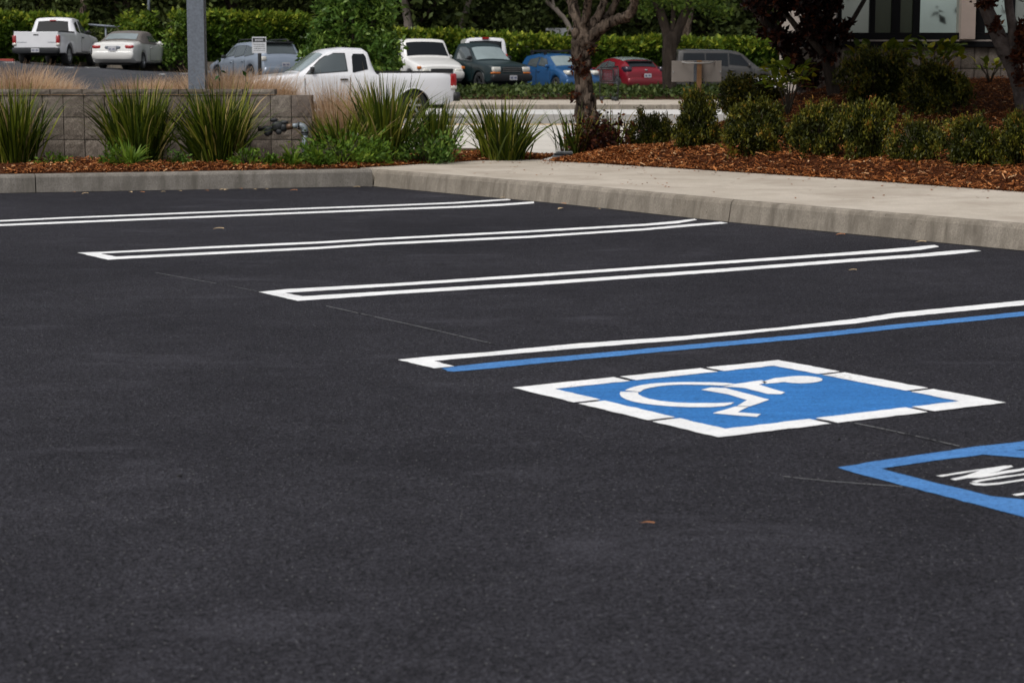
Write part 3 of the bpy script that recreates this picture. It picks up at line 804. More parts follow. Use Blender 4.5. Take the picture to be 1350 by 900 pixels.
# ------------------------------------------------------------------ block walls
def rough_block(w_, h_, d_, seed, amp=.006, nx=5, nz=5):
    vs = []; fs = []
    for j in range(nz + 1):
        for i in range(nx + 1):
            u, v = i / nx, j / nz
            e = 0 if (i in (0, nx) or j in (0, nz)) else 1
            y = -.004 * e - amp * e * (mnoise.noise(Vector((u * 4 + seed, v * 4, seed * 1.7))) + .4)
            vs.append((u * w_, y, v * h_))
    b = len(vs)
    vs += [(0, d_, 0), (w_, d_, 0), (w_, d_, h_), (0, d_, h_)]
    for j in range(nz):
        for i in range(nx):
            a = j * (nx + 1) + i; fs.append((a, a + 1, a + nx + 2, a + nx + 1))
    bl, br, tr, tl = 0, nx, (nz + 1) * (nx + 1) - 1, nz * (nx + 1)
    fs += [tuple(list(range(0, nx + 1))[::-1] + [b, b + 1]), (br, b + 1, b + 2, tr) if False else tuple([b + 1, b + 2] + [k * (nx + 1) + nx for k in range(nz, -1, -1)]),
           tuple([tl + k for k in range(nx + 1)] + [b + 2, b + 3]), tuple([b + 3, b] + [k * (nx + 1) for k in range(nz + 1)]), (b + 1, b, b + 3, b + 2)]
    mb = MB(); mb.add(vs, fs); me = mb.mesh('block'); return me
wall = empty('block_wall', (-5, WY, .1), 0, 'low grey concrete block wall behind the strap leaved clumps, stepping down at its right end', 'wall')
BWd, BH = .194, .2075
ztop = at(100, 125.3, WY).z
xr_cap = at(362.5, 120, WY).x; xr = at(411.5, 150, WY).x
meshes = []
for k in range(6):
    me = rough_block(BWd - .007, BH - .007, .19, k * 3.7); me.materials.append(M['block'] if k % 3 else M['block_b']); meshes.append(me)
cap = rough_block(.30 - .008, .048, .21, 40, .003, 5, 2); cap.materials.append(M['block'])
nrow = 4
for r in range(nrow):
    x = xr - BWd; k = 0
    while x > -9.5:
        o = bpy.data.objects.new('block', meshes[random.randrange(6)]); C.objects.link(o); o.parent = wall
        o.location = (x + .0035 + 5, random.uniform(-.003, .003), ztop - (r + 1) * BH + .0035 - .1)
        x -= BWd
x = xr_cap - .30
while x > -9.5:
    o = bpy.data.objects.new('cap_block', cap); C.objects.link(o); o.parent = wall
    o.location = (x + .004 + 5, -.012 + random.uniform(-.002, .002), ztop + .004 - .1); x -= .30
b = MB(); b.box(-9.5 + 5, xr + 5 - .006, .018, .17, -.2, ztop - .1 - .006); b.build('mortar', M['mortar'], wall)

# ------------------------------------------------------------------ building on the right
BY = 27.5
bz = lambda py: at(1200, py, BY).z
bx = lambda px: at(px, 60, BY).x
bld = empty('office_building', (6.5, BY, 0), 0, 'single storey office building with black framed windows above a block base, top right', 'building')
ox = 6.5
xl = bx(1055); xg = bx(1105); XR = 16.0
zs = bz(62.5)
mm = []
for k in range(4):
    me = rough_block(.185 - .010, .290 - .010, .19, 70 + k * 2.9, .008); me.materials.append(M['block_b' if k % 2 else 'block']); mm.append(me)
for r in range(4):
    x = xl; 
    while x < XR - 6:
        o = bpy.data.objects.new('block', mm[random.randrange(4)]); C.objects.link(o); o.parent = bld
        o.location = (x - ox + .005, random.uniform(-.003, .003), zs - (r + 1) * .29 + .005); x += .185
MB().box(xl - ox, XR - ox, .02, .2, 0, zs - .004).build('base_wall', M['mortar'], bld)
MB().box(xl - ox - .02, XR - ox, -.05, .22, zs, bz(55), None, .004).build('base_cap', M['frame_black'], bld)
MB().box(xg - ox, XR - ox, -.02, .22, bz(55) + .002, bz(52.8), None, .002).build('sill', M['stucco'], bld)
zt_ = 4.2
z0 = bz(52.8) + .003; z1b = bz(43.5)
MB().box(xg - ox, bx(1264) - ox, .0, .16, z0, z1b).build('window_rail', M['frame_black'], bld)
MB().box(bx(1283) - ox, XR - ox, .0, .16, z0, z1b).build('window_rail', M['frame_black'], bld)
panes = [(1109, 1146, 'curtain'), (1153, 1175, 'dark_room'), (1186, 1203, 'dark_room'), (1212, 1264, 'blind'), (1298, 1330, 'blind'), (1337, 1400, 'curtain')]
for (p0, p1, kind) in panes:
    wn = MB().box(bx(p0) - ox, bx(p1) - ox, .05, .056, z1b + .002, zt_).build('window', M['pane' if kind == 'blind' else 'pane_mid' if kind == 'curtain' else 'pane_dark'], bld)
    MB().box(bx(p0) - ox - .03, bx(p1) - ox + .03, .14, .16, z1b + .002, zt_).build('blind' if kind == 'blind' else 'curtain' if kind == 'curtain' else 'room_wall', M[kind], wn)
for (p0, p1) in ((1103.5, 1109), (1146, 1153), (1175, 1186), (1203, 1212), (1283, 1298), (1330, 1337)):
    MB().box(bx(p0) - ox, bx(p1) - ox, .003, .13, z1b + .001, zt_).build('mullion', M['frame_black'], bld)
MB().box(bx(1264) - ox, bx(1283) - ox, -.10, .2, z0, zt_, None, .006).build('column', M['column'], bld)
MB().box(xg - ox, XR - ox, .22, 6, 0, zt_ + .3).build('wall', M['stucco'], bld)
MB().box(xg - ox - .8, XR - ox, -.5, 7, zt_ + .3, zt_ + .65, None, .02).build('roof', M['frame_black'], bld)
MB().box(xg - ox - .02, XR - ox, .0, .2, zt_ + .001, zt_ + .299).build('lintel', M['frame_black'], bld)

# ------------------------------------------------------------------ leaf and plant helpers
def leaves_mesh(name, P, size, aspect=.5, tint=None, updir=None, up=0.0, smin=.6):
    """one rhombic leaf per point; up: 0 random, 1 pointing along updir"""
    n = len(P); P = np.asarray(P)
    d = rng.normal(size=(n, 3)); d /= np.linalg.norm(d, axis=1)[:, None]
    if updir is not None: d = d * (1 - up) + np.asarray(updir) * up; d /= np.linalg.norm(d, axis=1)[:, None]
    s = rng.normal(size=(n, 3)); s = np.cross(d, s); s /= np.linalg.norm(s, axis=1)[:, None]
    L = (size * (smin + (1.3 - smin) * rng.random(n)))[:, None]
    nrm = np.cross(d, s)
    V = np.stack([P, P + d * L * .45 + s * L * aspect * .5 + nrm * L * .05, P + d * L - nrm * L * .08, P + d * L * .45 - s * L * aspect * .5 + nrm * L * .05], axis=1)
    Fc = np.arange(n * 4).reshape(n, 4)
    return mesh_np(name, V.reshape(-1, 3), Fc, rng.random(n) if tint is None else tint)
def clump_points(n, nc, R, cr, shell=.45, seed=None, squash=1.0, uneven=.18):
    """points gathered into clumps filling an uneven ellipsoid R centred at 0"""
    c = rng.normal(size=(nc, 3)); c /= np.linalg.norm(c, axis=1)[:, None]
    rad = (shell + (1 - shell) * rng.random(nc) ** .6) * (1 + uneven * rng.normal(size=nc))
    c = c * rad[:, None] * np.asarray(R)
    k = rng.integers(0, nc, n)
    off_ = rng.normal(size=(n, 3)) * cr
    off_[:, 2] *= squash
    return c[k] + off_, (k % 7) / 7.0, c[k]
def blade_mesh(name, N_, h, spread, wd, tn=None, segs=5, droop=.5, base=.06, hv=.25, seed=0, tintf=None):
    V = []; Fc = []; Tn = []
    for i in range(N_):
        a = random.uniform(0, 2 * PI); L = h * random.uniform(1 - hv * 2, 1 + hv * .5); lean = abs(random.gauss(0, spread)) + .03
        r0 = base * math.sqrt(random.random()); x0, y0 = r0 * math.cos(a) + random.gauss(0, base * .4), r0 * math.sin(a) + random.gauss(0, base * .4)
        dr = droop * random.uniform(.2, 1.4) * (.4 + lean) * (3.0 if random.random() < .10 else 1.0)
        wv = wd * random.uniform(.6, 1.2); tw = random.uniform(0, PI)
        sx, sy = math.cos(a + PI / 2 + tw * .5), math.sin(a + PI / 2 + tw * .5)
        b = len(V); t0 = random.random() if tintf is None else tintf()
        for k in range(segs + 1):
            t = k / segs; th = lean + dr * t * t * 1.5
            hr = L * (math.sin(lean) * t + dr * t * t * t * .55); z = L * (math.cos(lean) * t - dr * t ** 3 * .35)
            ww = wv * (1 - t ** 2.5) * (.6 + .8 * min(1, t * 3)) * .5 + .0004
            V += [(x0 + math.cos(a) * hr - sx * ww, y0 + math.sin(a) * hr - sy * ww, z), (x0 + math.cos(a) * hr + sx * ww, y0 + math.sin(a) * hr + sy * ww, z)]
            if k: 
                q = b + 2 * (k - 1); Fc.append((q, q + 1, q + 3, q + 2)); Tn.append(min(1, max(0, t0 + .06 * (t - .5))))
    return mesh_np(name, V, Fc, Tn)
def tint_g(): 
    r = random.random()
    return random.uniform(.9, 1.0) if r < .08 else random.uniform(.0, .86)

# strap-leaved clumps in front of and beside the wall
flax_me = [blade_mesh('leaves', 380, .78, .27, .0175, hv=.27, droop=.32, base=.13, tintf=tint_g) for _ in range(4)]
flax_thin = [blade_mesh('leaves', k_, .80, .30, .0185, hv=.25, droop=.3, base=.12, tintf=tint_g) for k_ in (85, 60)]
for me in flax_me + flax_thin: me.materials.append(M['flax'])
stalk_me = [blade_mesh('flower_stalks', 14, .90, .24, .006, hv=.14, droop=.2, base=.08, tintf=lambda: random.uniform(.8, 1)) for _ in range(2)]
for me in stalk_me: me.materials.append(M['flax'])
flax = [ # px, base py, D, height scale, width scale, label
    (14, 214, 18.15, .93, .85, 'strap leaved clump at the left end of the block wall, cut by photo edge'),
    (181, 212, 18.1, .95, .92, 'large strap leaved clump in front of wall, left of the steel post'),
    (165, 212, 18.3, .90, 1.0, None),
    (288, 213, 18.15, .90, .98, 'strap leaved clump in front of wall, below and right of the steel post'),
    (452, 213, 18.4, .60, .95, 'shorter strap leaved clump just right of the block wall end'),
    (505, 212, 18.6, 1.00, .95, 'tall thin strap leaved clump before the rear wheel of the white pickup'),
    (573, 210, 18.9, .80, .70, 'sparse strap leaved clump behind the dark leafy bush, left of the concrete opening'),
    (664, 208, 19.3, .78, 1.0, 'strap leaved clump alone in the pale concrete opening, left of the grey trunk'),
    (757, 205, 20.0, .66, .95, 'thin strap leaved clump around the base of the grey trunk'),
    (808, 203, 20.4, .62, .75, 'sparse strap leaved clump right of the grey trunk base'),
]
for i, (px, py, D, hs_, ws_, lab) in enumerate(flax):
    if lab is None: continue
    p = at(px, 0, D); z = near_bed_z(p.x, p.y) - .01
    root = empty('flax_lily', (p.x, p.y, z), random.uniform(0, 6), lab, 'plant', 'strap leaved clumps along the near planting bed')
    o = link('leaves', flax_thin[0 if px == 757 else 1] if px in (757, 808) else flax_me[i % 4], None, root)
    root.scale = (ws_, ws_, hs_)
    link('flower_stalks', stalk_me[i % 2], None, root)
    if px in (181, 288):
        o2 = link('leaves', flax_me[(i + 1) % 4], None, root); o2.location = (.10 if px == 181 else -.06, .08, 0); o2.scale = (.95, .95, .93); o2.rotation_euler = (0, 0, 2)

# soft green low plants
def leafy(px, D, R, n, size, mat, lab, name='leafy_plant', z=None, group=None, tint=None, aspect=.45, cat='plant', squash=1.0):
    p = at(px, 0, D); zz = near_bed_z(p.x, p.y) if z is None else z
    root = empty(name, (p.x, p.y, zz - .01), random.uniform(0, 6), lab, cat, group)
    P, k, cc = clump_points(n, max(8, n // 40), (R[0], R[0], R[1]), R[0] * .22, .3)
    P[:, 2] = np.abs(P[:, 2]) * .9 + R[1] * .05
    me = leaves_mesh('foliage', P, size, aspect, np.clip(k * .5 + rng.random(n) * .55, 0, 1), cc / (np.linalg.norm(cc, axis=1)[:, None] + 1e-6) + np.array([0, 0, .5]), .55)
    me.materials.append(mat); link('foliage', me, None, root)
    mb = MB()
    for j in range(14):
        a = random.uniform(0, 2 * PI); r = R[0] * random.uniform(.2, .75)
        mb.tube([(0, 0, 0), (math.cos(a) * r * .5, math.sin(a) * r * .5, R[1] * .5), (math.cos(a) * r, math.sin(a) * r, R[1] * random.uniform(.7, 1.0))], [.005, .004, .002], 5)
    mb.build('stems', M['stem'], root)
    return root
leafy(560, 18.55, (.26, .30), 1500, .045, M['bush'], 'dark green leafy bush low in the bed, below the white pickup tail')
leafy(450, 17.95, (.34, .22), 1500, .050, M['lush'], 'bright green leafy plant in front of the clumps right of the grey pipe')
leafy(485, 18.2, (.22, .20), 700, .045, M['lush'], 'small green leafy plant between the pipe and dark leafy bush')
leafy(375, 17.85, (.13, .13), 330, .045, M['lush'], 'small tuft of green leaves at foot of wall below the black valve')
leafy(320, 17.7, (.15, .14), 360, .04, M['lush'], 'low green seedling patch between the wall clump and the valve')
leafy(150, 17.75, (.17, .17), 420, .04, M['lush'], 'patch of green weeds at the foot of the large clump left of the post')
leafy(225, 17.8, (.13, .12), 260, .04, M['bush'], 'dark green low weed at foot of wall directly below the steel post')
leafy(345, 17.8, (.12, .15), 300, .04, M['lush'], 'green weeds under the black valve body')
leafy(420, 17.8, (.14, .20), 420, .045, M['lush'], 'green leafy weed at the base of the grey vertical pipe')
leafy(62, 17.9, (.12, .09), 200, .04, M['lush'], 'small seedling at the foot of the wall near left edge')
def tuft(px, D, n, h, lab):
    p = at(px, 0, D)
    root = empty('grass_tuft', (p.x, p.y, near_bed_z(p.x, p.y) - .005), 0, lab, 'plant')
    me = blade_mesh('leaves', n, h, .75, .016, hv=.3, droop=.8, base=.03, tintf=lambda: random.uniform(.4, .8)); me.materials.append(M['lush'])
    link('leaves', me, None, root)
tuft(168, 17.55, 90, .26, 'bright green grass tuft in front of the large clump left of the steel post')
tuft(385, 17.75, 45, .24, 'bright green grass tuft in front of the block wall, under the grey pipe')
tuft(425, 17.9, 60, .22, 'low bright grass tuft at the foot of the grey vertical pipe')
# grape-like seed stalk and creeping weeds seen against the wall top
for (px, h, lab) in ((287, .98, 'lone thin stalk with small leaves rising above wall beside the steel post'), (323, .86, 'lone thin leafy stalk above the wall cap, left of the black valve')):
    p = at(px, 0, 18.35); root = empty('weed_stalk', (p.x, p.y, .15), 0, lab, 'plant')
    mb = MB(); mb.tube([(0, 0, 0), (.01, 0, h * .5), (-.01, 0, h)], [.004, .003, .002], 5); mb.build('stem', M['flax'], root)
    for q_ in ([0, 0, h - .05], [.01, 0, h - .12], [-.01, 0, h - .02], [.0, 0, h - .16], [.0, 0, h - .22]):
        me0 = leaves_mesh('leaf', np.array([q_]), .06, .5, np.full(1, .1)); me0.materials.append(M['bush'])
        link('leaf', me0, None, root)

# tan fountain grasses behind the wall
def plume_mesh(n, h, base, spread):
    a = blade_mesh('plumes', n, h, spread, .0034, segs=5, hv=.30, droop=.6, base=base)
    return a
pl = [plume_mesh(2300, .44, .34, .52) for _ in range(3)]
for m_ in pl: m_.materials.append(M['plume'])
gt = [blade_mesh('leaves', 160, .26, .5, .006, hv=.3, droop=.6, base=.22, tintf=lambda: random.uniform(.55, .95)) for _ in range(2)]
for m_ in gt: m_.materials.append(M['flax'])
fg = [(20, 20.2, 1.0, 'tan fountain grass behind wall at the far left edge of the photo'), (68, 20.6, .62, 'tan fountain grass behind wall, below the rear of parked white pickup'),
      (178, 20.0, .66, 'tan fountain grass behind the wall, below the white convertible'), (232, 20.5, .72, 'tan fountain grass just left of the steel post behind the wall'),
      (296, 19.8, .92, 'tan fountain grass just right of the steel post behind the wall'), (335, 20.2, .88, 'tan fountain grass below the small sign, behind the wall'),
      (382, 19.7, .80, 'tan fountain grass behind the lower step of the wall'), (446, 18.9, 1.0, 'full tan fountain grass at wall end, in front of the white pickup door')]
for i, (px, D, s_, lab) in enumerate(fg):
    p = at(px, 0, D)
    zz = raised_z(p.x, p.y) - .02
    if px == 446: zz = .42
    root = empty('fountain_grass', (p.x, p.y, zz), random.uniform(0, 6), lab, 'ornamental grass', 'tan grasses behind the wall')
    root.scale = (s_ * .9, s_ * .9, s_ * .92)
    link('plumes', pl[i % 3], None, root); link('leaves', gt[i % 2], None, root)
    if px == 446: 
        root.scale = (.68, .68, 1.25)

# nandina shrubs on the bank
def shrub_mesh(R, H, n, seed, size=.034):
    nc = 75
    c = rng.normal(size=(nc, 3)); c /= np.linalg.norm(c, axis=1)[:, None]
    rad = (.42 + .68 * rng.random(nc))
    lop = 1 + .12 * np.sin(np.arctan2(c[:, 1], c[:, 0]) * 2 + seed * 1.9)
    rad = rad * lop
    c = c * rad[:, None] * np.array([R, R, H * .52]) + np.array([0, 0, H * .47])
    k = rng.integers(0, nc, n)
    cq = c[k] - np.array([0, 0, H * .3]); d = cq / (np.linalg.norm(cq, axis=1)[:, None] + 1e-6)
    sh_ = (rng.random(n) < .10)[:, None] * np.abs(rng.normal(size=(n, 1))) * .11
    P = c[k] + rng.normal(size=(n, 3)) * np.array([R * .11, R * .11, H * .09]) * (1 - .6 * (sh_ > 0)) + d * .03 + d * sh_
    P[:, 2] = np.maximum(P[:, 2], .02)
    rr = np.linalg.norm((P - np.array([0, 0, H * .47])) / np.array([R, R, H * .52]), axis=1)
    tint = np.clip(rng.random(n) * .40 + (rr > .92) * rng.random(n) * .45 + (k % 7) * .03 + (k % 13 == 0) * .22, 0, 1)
    up = d * np.array([1, 1, .5]) + np.array([0, 0, .1]); up /= np.linalg.norm(up, axis=1)[:, None]
    return leaves_mesh('foliage', P, size, .42, tint, up, .45)
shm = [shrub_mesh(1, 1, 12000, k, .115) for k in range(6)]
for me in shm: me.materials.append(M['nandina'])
stm = []
for k in range(2):
    mb = MB()
    for j in range(26):
        a = random.uniform(0, 2 * PI); r = random.uniform(.2, .9)
        mb.tube([(random.gauss(0, .06), random.gauss(0, .06), -.05), (math.cos(a) * r * .4, math.sin(a) * r * .4, .45), (math.cos(a) * r, math.sin(a) * r, random.uniform(.7, .95) * math.sqrt(max(.05, 1 - r * r * .7)))], [.022, .014, .006], 5)
    me = mb.mesh('stems'); me.materials.append(M['stem']); stm.append(me)
SH = [ # px, base py, half width px, top py, label
    (857, 193, 28, 146, 'small round nandina shrub nearest the grey trunk, standing apart at the left end'),
    (916, 196, 33, 116, 'tall nandina shrub below the blank sign, second from the trunk'),
    (994, 204, 40, 138, 'round nandina shrub at the front of the bank, right of the tallest one'),
    (985, 150, 48, 102, 'spreading nandina shrub behind the front row, below the white car'),
    (1075, 207, 36, 132, 'nandina shrub in front row, below the purple leaved tree'),
    (1140, 212, 36, 135, 'yellowish green nandina shrub in the front row, left of the smallest one'),
    (1206, 214, 29, 158, 'smallest dark nandina shrub in the front row below the bright window'),
    (1277, 220, 40, 152, 'wide round nandina shrub in the front row, second from the right photo edge'),
    (1346, 220, 30, 158, 'reddish nandina shrub cut by the right photo edge'),
    (1158, 142, 40, 72, 'dark nandina shrub in the back row, below the leftmost window'),
    (1232, 152, 42, 80, 'dark nandina shrub in the back row, below the bright window'),
]
def solve_ground(px, py):
    for D in np.arange(13.5, 28.4, .05):
        p = at(px, py, D)
        if p.z <= bank_z(p.x, p.y): return p
    return p
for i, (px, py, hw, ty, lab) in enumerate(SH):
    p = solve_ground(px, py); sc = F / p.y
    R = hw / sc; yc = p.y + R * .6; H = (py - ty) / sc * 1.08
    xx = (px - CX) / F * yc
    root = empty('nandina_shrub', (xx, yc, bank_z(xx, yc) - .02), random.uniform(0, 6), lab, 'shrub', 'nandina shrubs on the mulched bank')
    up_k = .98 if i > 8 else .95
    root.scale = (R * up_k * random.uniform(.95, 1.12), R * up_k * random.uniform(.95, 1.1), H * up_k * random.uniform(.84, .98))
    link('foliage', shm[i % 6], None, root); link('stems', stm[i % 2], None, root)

# large-leaved yellow green plants near the building
def bigleaf(px, py, D, n, R, lab, s=.16):
    p = at(px, py, D); zb = bank_z(p.x, p.y)
    root = empty('aucuba_plant', (p.x, p.y, zb - .02), 0, lab, 'plant', 'large leaved plants near the building')
    h = p.z - zb
    mb = MB(); 
    for j in range(7):
        a = random.uniform(0, 2 * PI); q = (math.cos(a) * R * .7, math.sin(a) * R * .7, h * random.uniform(.75, 1.05))
        mb.tube([(0, 0, 0), (q[0] * .4, q[1] * .4, h * .5), q], [.014, .01, .005], 5)
    mb.build('stems', M['stem'], root)
    for j in range(n):
        a = random.uniform(0, 2 * PI); r = R * math.sqrt(random.random())
        L = s * random.uniform(.7, 1.2); ww = L * .27
        vs = []; m5 = 5
        for q in range(m5 + 1):
            t = q / m5; wv = ww * math.sin(PI * (t * .94 + .03)); zz = -.35 * L * t * t
            vs += [(L * t, -wv, zz + wv * .3), (L * t, 0, zz), (L * t, wv, zz + wv * .3)]
        fs = []
        for q in range(m5):
            b_ = q * 3; fs += [(b_, b_ + 3, b_ + 4, b_ + 1), (b_ + 1, b_ + 4, b_ + 5, b_ + 2)]
        me = mesh_np('leaf', vs, fs, np.full(len(fs), random.random()), True); me.materials.append(M['yellowleaf'])
        o = link('leaf', me, None, root); o.location = (r * math.cos(a), r * math.sin(a), h * random.uniform(.62, 1.1)); o.rotation_euler = (random.gauss(0, .4), random.uniform(-1.3, -.1), a + random.gauss(0, .6))
bigleaf(1040, 90, 23.0, 110, .28, 'yellow leaved plant beside the white car, left of the purple tree trunk', .12)
bigleaf(1160, 62, 26.0, 90, .36, 'yellow green large leaved plant before wall, below the leftmost window', .15)
bigleaf(1232, 60, 26.0, 100, .36, 'yellow green large leaved plant before wall, below the bright window', .15)
bigleaf(1306, 82, 26.6, 22, .2, 'small dark large leaved plant against the wall, right of the beige column', .13)

# ------------------------------------------------------------------ trees
def crown(n, nc, R, cr, size, mat, shell=.35, aspect=.55, uneven=.2):
    P, k, cc = clump_points(n, nc, R, cr, shell, uneven=uneven)
    lowr = (P[:, 2] / R[2])
    tint = np.clip(k * .45 + rng.random(n) * .6, 0, 1)
    me = leaves_mesh('crown', P, size, aspect, tint); me.materials.append(mat); return me
# main grey trunk tree
D0 = 20.2
tb = at(781, 203, D0)
mt = empty('street_tree', (tb.x, tb.y, bank_z(tb.x, tb.y) - .05), 0, 'grey barked tree with knotty trunk and forking limbs in the mulch, centre right', 'tree')
def rel(px, py, D, o): p = at(px, py, D); return Vector((p.x, p.y, p.z)) - Vector(o.location)
def dense(pts, k=5):
    out = []
    for i in range(len(pts) - 1):
        for q in range(k): out.append(Vector(pts[i]).lerp(Vector(pts[i + 1]), q / k))
    out.append(Vector(pts[-1]))
    for _ in range(2):
        out = [out[0]] + [(out[i - 1] + out[i] * 2 + out[i + 1]) / 4 for i in range(1, len(out) - 1)] + [out[-1]]
    return out
def limb(mb, px, radii, o, D, wob=.25, n=12, seed=0, k=5, dy=None):
    pts = []
    for i, (a, b) in enumerate(px):
        pts.append(rel(a, b, D + (dy[i] if dy else 0), o))
    P = dense(pts, k); rr = list(np.interp(np.linspace(0, len(px) - 1, len(P)), range(len(px)), radii))
    mb.tube(P, rr, n, wob, True, seed)
mb = MB()
s_ = D0 / F
limb(mb, [(781, 212), (779, 198), (775, 180), (774, 150), (769, 115), (767, 85), (766, 60), (768, 42), (768, 30)], [20 * s_, 17.5 * s_, 14.5 * s_, 14.5 * s_, 12.2 * s_, 11.5 * s_, 12.5 * s_, 13.5 * s_, 9 * s_], mt, D0, .30, 18, 1, 6)
for (x_, y_, r_) in ((768, 55, 7), (775, 103, 6), (764, 118, 6), (779, 158, 7), (769, 150, 6), (785, 188, 8), (771, 190, 8), (774, 84, 5), (771, 136, 6), (779, 128, 5), (762, 92, 5), (759, 44, 6), (776, 60, 5), (783, 150, 5), (765, 165, 6), (781, 175, 7), (772, 72, 5)):
    c_ = rel(x_, y_, D0 - 9.5 * s_, mt); mb.ell(c_, (r_ * s_, r_ * s_ * .8, r_ * s_ * 1.2), 1, 10, 8)
c_ = rel(772, 135.5, D0 - 15 * s_, mt); mb.ell(c_, (3.6 * s_, 2 * s_, 3.6 * s_), 1, 10, 8)
mb.build('trunk', M['bark'], mt)
limbs = [([(768, 52), (762, 30), (757, 12), (750, -8), (735, -60), (700, -200)], [9, 7.5, 7, 6.5, 5, 2.5], [0, 0, .1, .2, .6, 1.2]),
         ([(770, 48), (772, 25), (776, 0), (781, -50), (770, -190)], [7, 5.5, 5, 4.5, 2.5], [0, -.1, -.2, -.5, -1.2]),
         ([(773, 52), (783, 32), (792, 14), (799, -6), (812, -70), (820, -210)], [8, 6, 5.5, 5, 4, 2], [0, .1, .2, .3, .8, 1.5]),
         ([(770, 62), (782, 46), (797, 34), (812, 27), (827, 22), (834, 13), (837, 0), (841, -40), (870, -180)], [10, 8.5, 7.2, 6.5, 6.6, 5.5, 5, 4.2, 2], [0, -.1, -.15, -.2, -.3, -.35, -.4, -.6, -1.2]),
         ([(775, 50), (788, 34), (803, 20), (815, -4), (830, -60), (860, -150)], [7, 5, 4.6, 4.2, 3.5, 2], [0, .15, .3, .4, .9, 1.6])]
for j, (px, r_, dy) in enumerate(limbs):
    mb = MB(); limb(mb, px, [v * s_ for v in r_], mt, D0, .5, 12, j * 3 + 2, 7, dy); mb.build('limb', M['bark'], mt)
me = crown(13000, 110, (3.2, 2.8, 1.5), .38, .13, M['brightleaf'])
o = link('crown', me, None, mt); o.location = (.6, .2, 4.2)
# red-brown sprouts growing from the bark
for (x_, y_, r_, n_) in ((762, 84, .10, 160), (770, 96, .07, 90), (781, 66, .05, 50), (757, 128, .06, 60)):
    P = np.clip(rng.normal(size=(n_, 3)), -1.3, 1.3) * r_ * .5 + np.array(rel(x_, y_, D0 - .08, mt))
    m_ = leaves_mesh('sprout', P, .05, .45, np.clip(rng.random(n_) * .6 + .4, 0, 1)); m_.materials.append(M['purple']); link('sprout', m_, None, mt)
p = at(788, 0, 19.95); root = empty('creeping_vine', (p.x, p.y, bank_z(p.x, p.y) - .02), 0, 'dark red and green leafy vine wrapped around foot of the grey trunk', 'plant')
P = rng.normal(size=(1500, 3)) * np.array([.14, .08, .12]) + np.array([0, -.02, .16]); P[:, 2] = np.abs(P[:, 2])
m_ = leaves_mesh('foliage', P, .05, .5, np.clip(rng.random(1500) * .8 + .2, 0, 1)); m_.materials.append(M['purple']); link('foliage', m_, None, root)
mb = MB()
for j in range(8): mb.tube([(random.gauss(0, .1), -.05, 0), (random.gauss(0, .08), -.02, .15), (random.gauss(0, .08), 0, .3)], [.006, .005, .003], 5)
mb.build('stems', M['stem'], root)

# purple plum tree on the bank
pb = solve_ground(1098, 126); DP = pb.y
pt = empty('plum_tree', (pb.x, pb.y, bank_z(pb.x, pb.y) - .05), 0, 'purple leaved tree with leaning limbs on the bank, left of the office windows', 'tree')
sp = DP / F
mb = MB(); limb(mb, [(1099, 132), (1098, 118), (1095, 100), (1092, 84), (1088, 72)], [9 * sp, 8.5 * sp, 8 * sp, 8 * sp, 7 * sp], pt, DP, .2, 12, 4); mb.build('trunk', M['bark_dark'], pt)
for j, (px, r_, dy) in enumerate([([(1091, 82), (1082, 68), (1068, 50), (1052, 38), (1030, 10), (1000, -70)], [6, 5, 4.5, 4, 3, 1.5], [0, 0, 0, .1, .3, .8]),
                                  ([(1093, 82), (1096, 50), (1092, 20), (1090, -10), (1085, -120)], [6, 5, 4.5, 4, 2], [0, 0, .1, .2, .5]),
                                  ([(1092, 84), (1110, 50), (1140, 0), (1180, -80)], [4, 3.5, 3, 1.5], [0, .3, .8, 1.4])]):
    mb = MB(); limb(mb, px, [v * sp for v in r_], pt, DP, .2, 8, j + 9, 5, dy); mb.build('limb', M['bark_dark'], pt)
P1, k1, c1 = clump_points(14000, 120, (4.0, 3.4, 1.1), .36, .1)
P1 += np.array([.6, -2.0, 3.2])
# hanging foliage that reaches into the picture, in ragged sprays
def sprays(o_, D, sz, boxes, per, dy):
    out = []
    for (xa, xb, ya, yb, k_) in boxes:
        for _ in range(k_):
            x_, y_ = random.uniform(xa, xb), random.uniform(ya, yb)
            c_ = np.array(rel(x_, y_, D + random.uniform(-dy, dy), o_)); a_ = random.uniform(-.9, .9); l_ = random.uniform(4, 10) * sz
            t_ = rng.normal(size=(per, 1)) * l_ * .6
            out.append(c_ + t_ * np.array([math.cos(a_), 0, math.sin(a_)]) + rng.normal(size=(per, 3)) * np.array([2.4, 3, 2.4]) * sz)
    return out
PX = sprays(pt, DP, sp, ((1055, 1108, -4, 22, 18), (1062, 1100, 20, 50, 9), (1075, 1108, 30, 66, 7), (1048, 1075, 40, 62, 5), (1085, 1100, 62, 80, 3), (1108, 1118, 14, 50, 2), (1020, 1060, -6, 10, 5)), 75, .35)
P1 = np.vstack([P1] + PX)
m_ = leaves_mesh('crown', P1, np.where(np.arange(len(P1)) < 14000, .17, .085), .5, np.clip(rng.random(len(P1)), 0, 1) ** 1.8); m_.materials.append(M['purple']); link('crown', m_, None, pt)
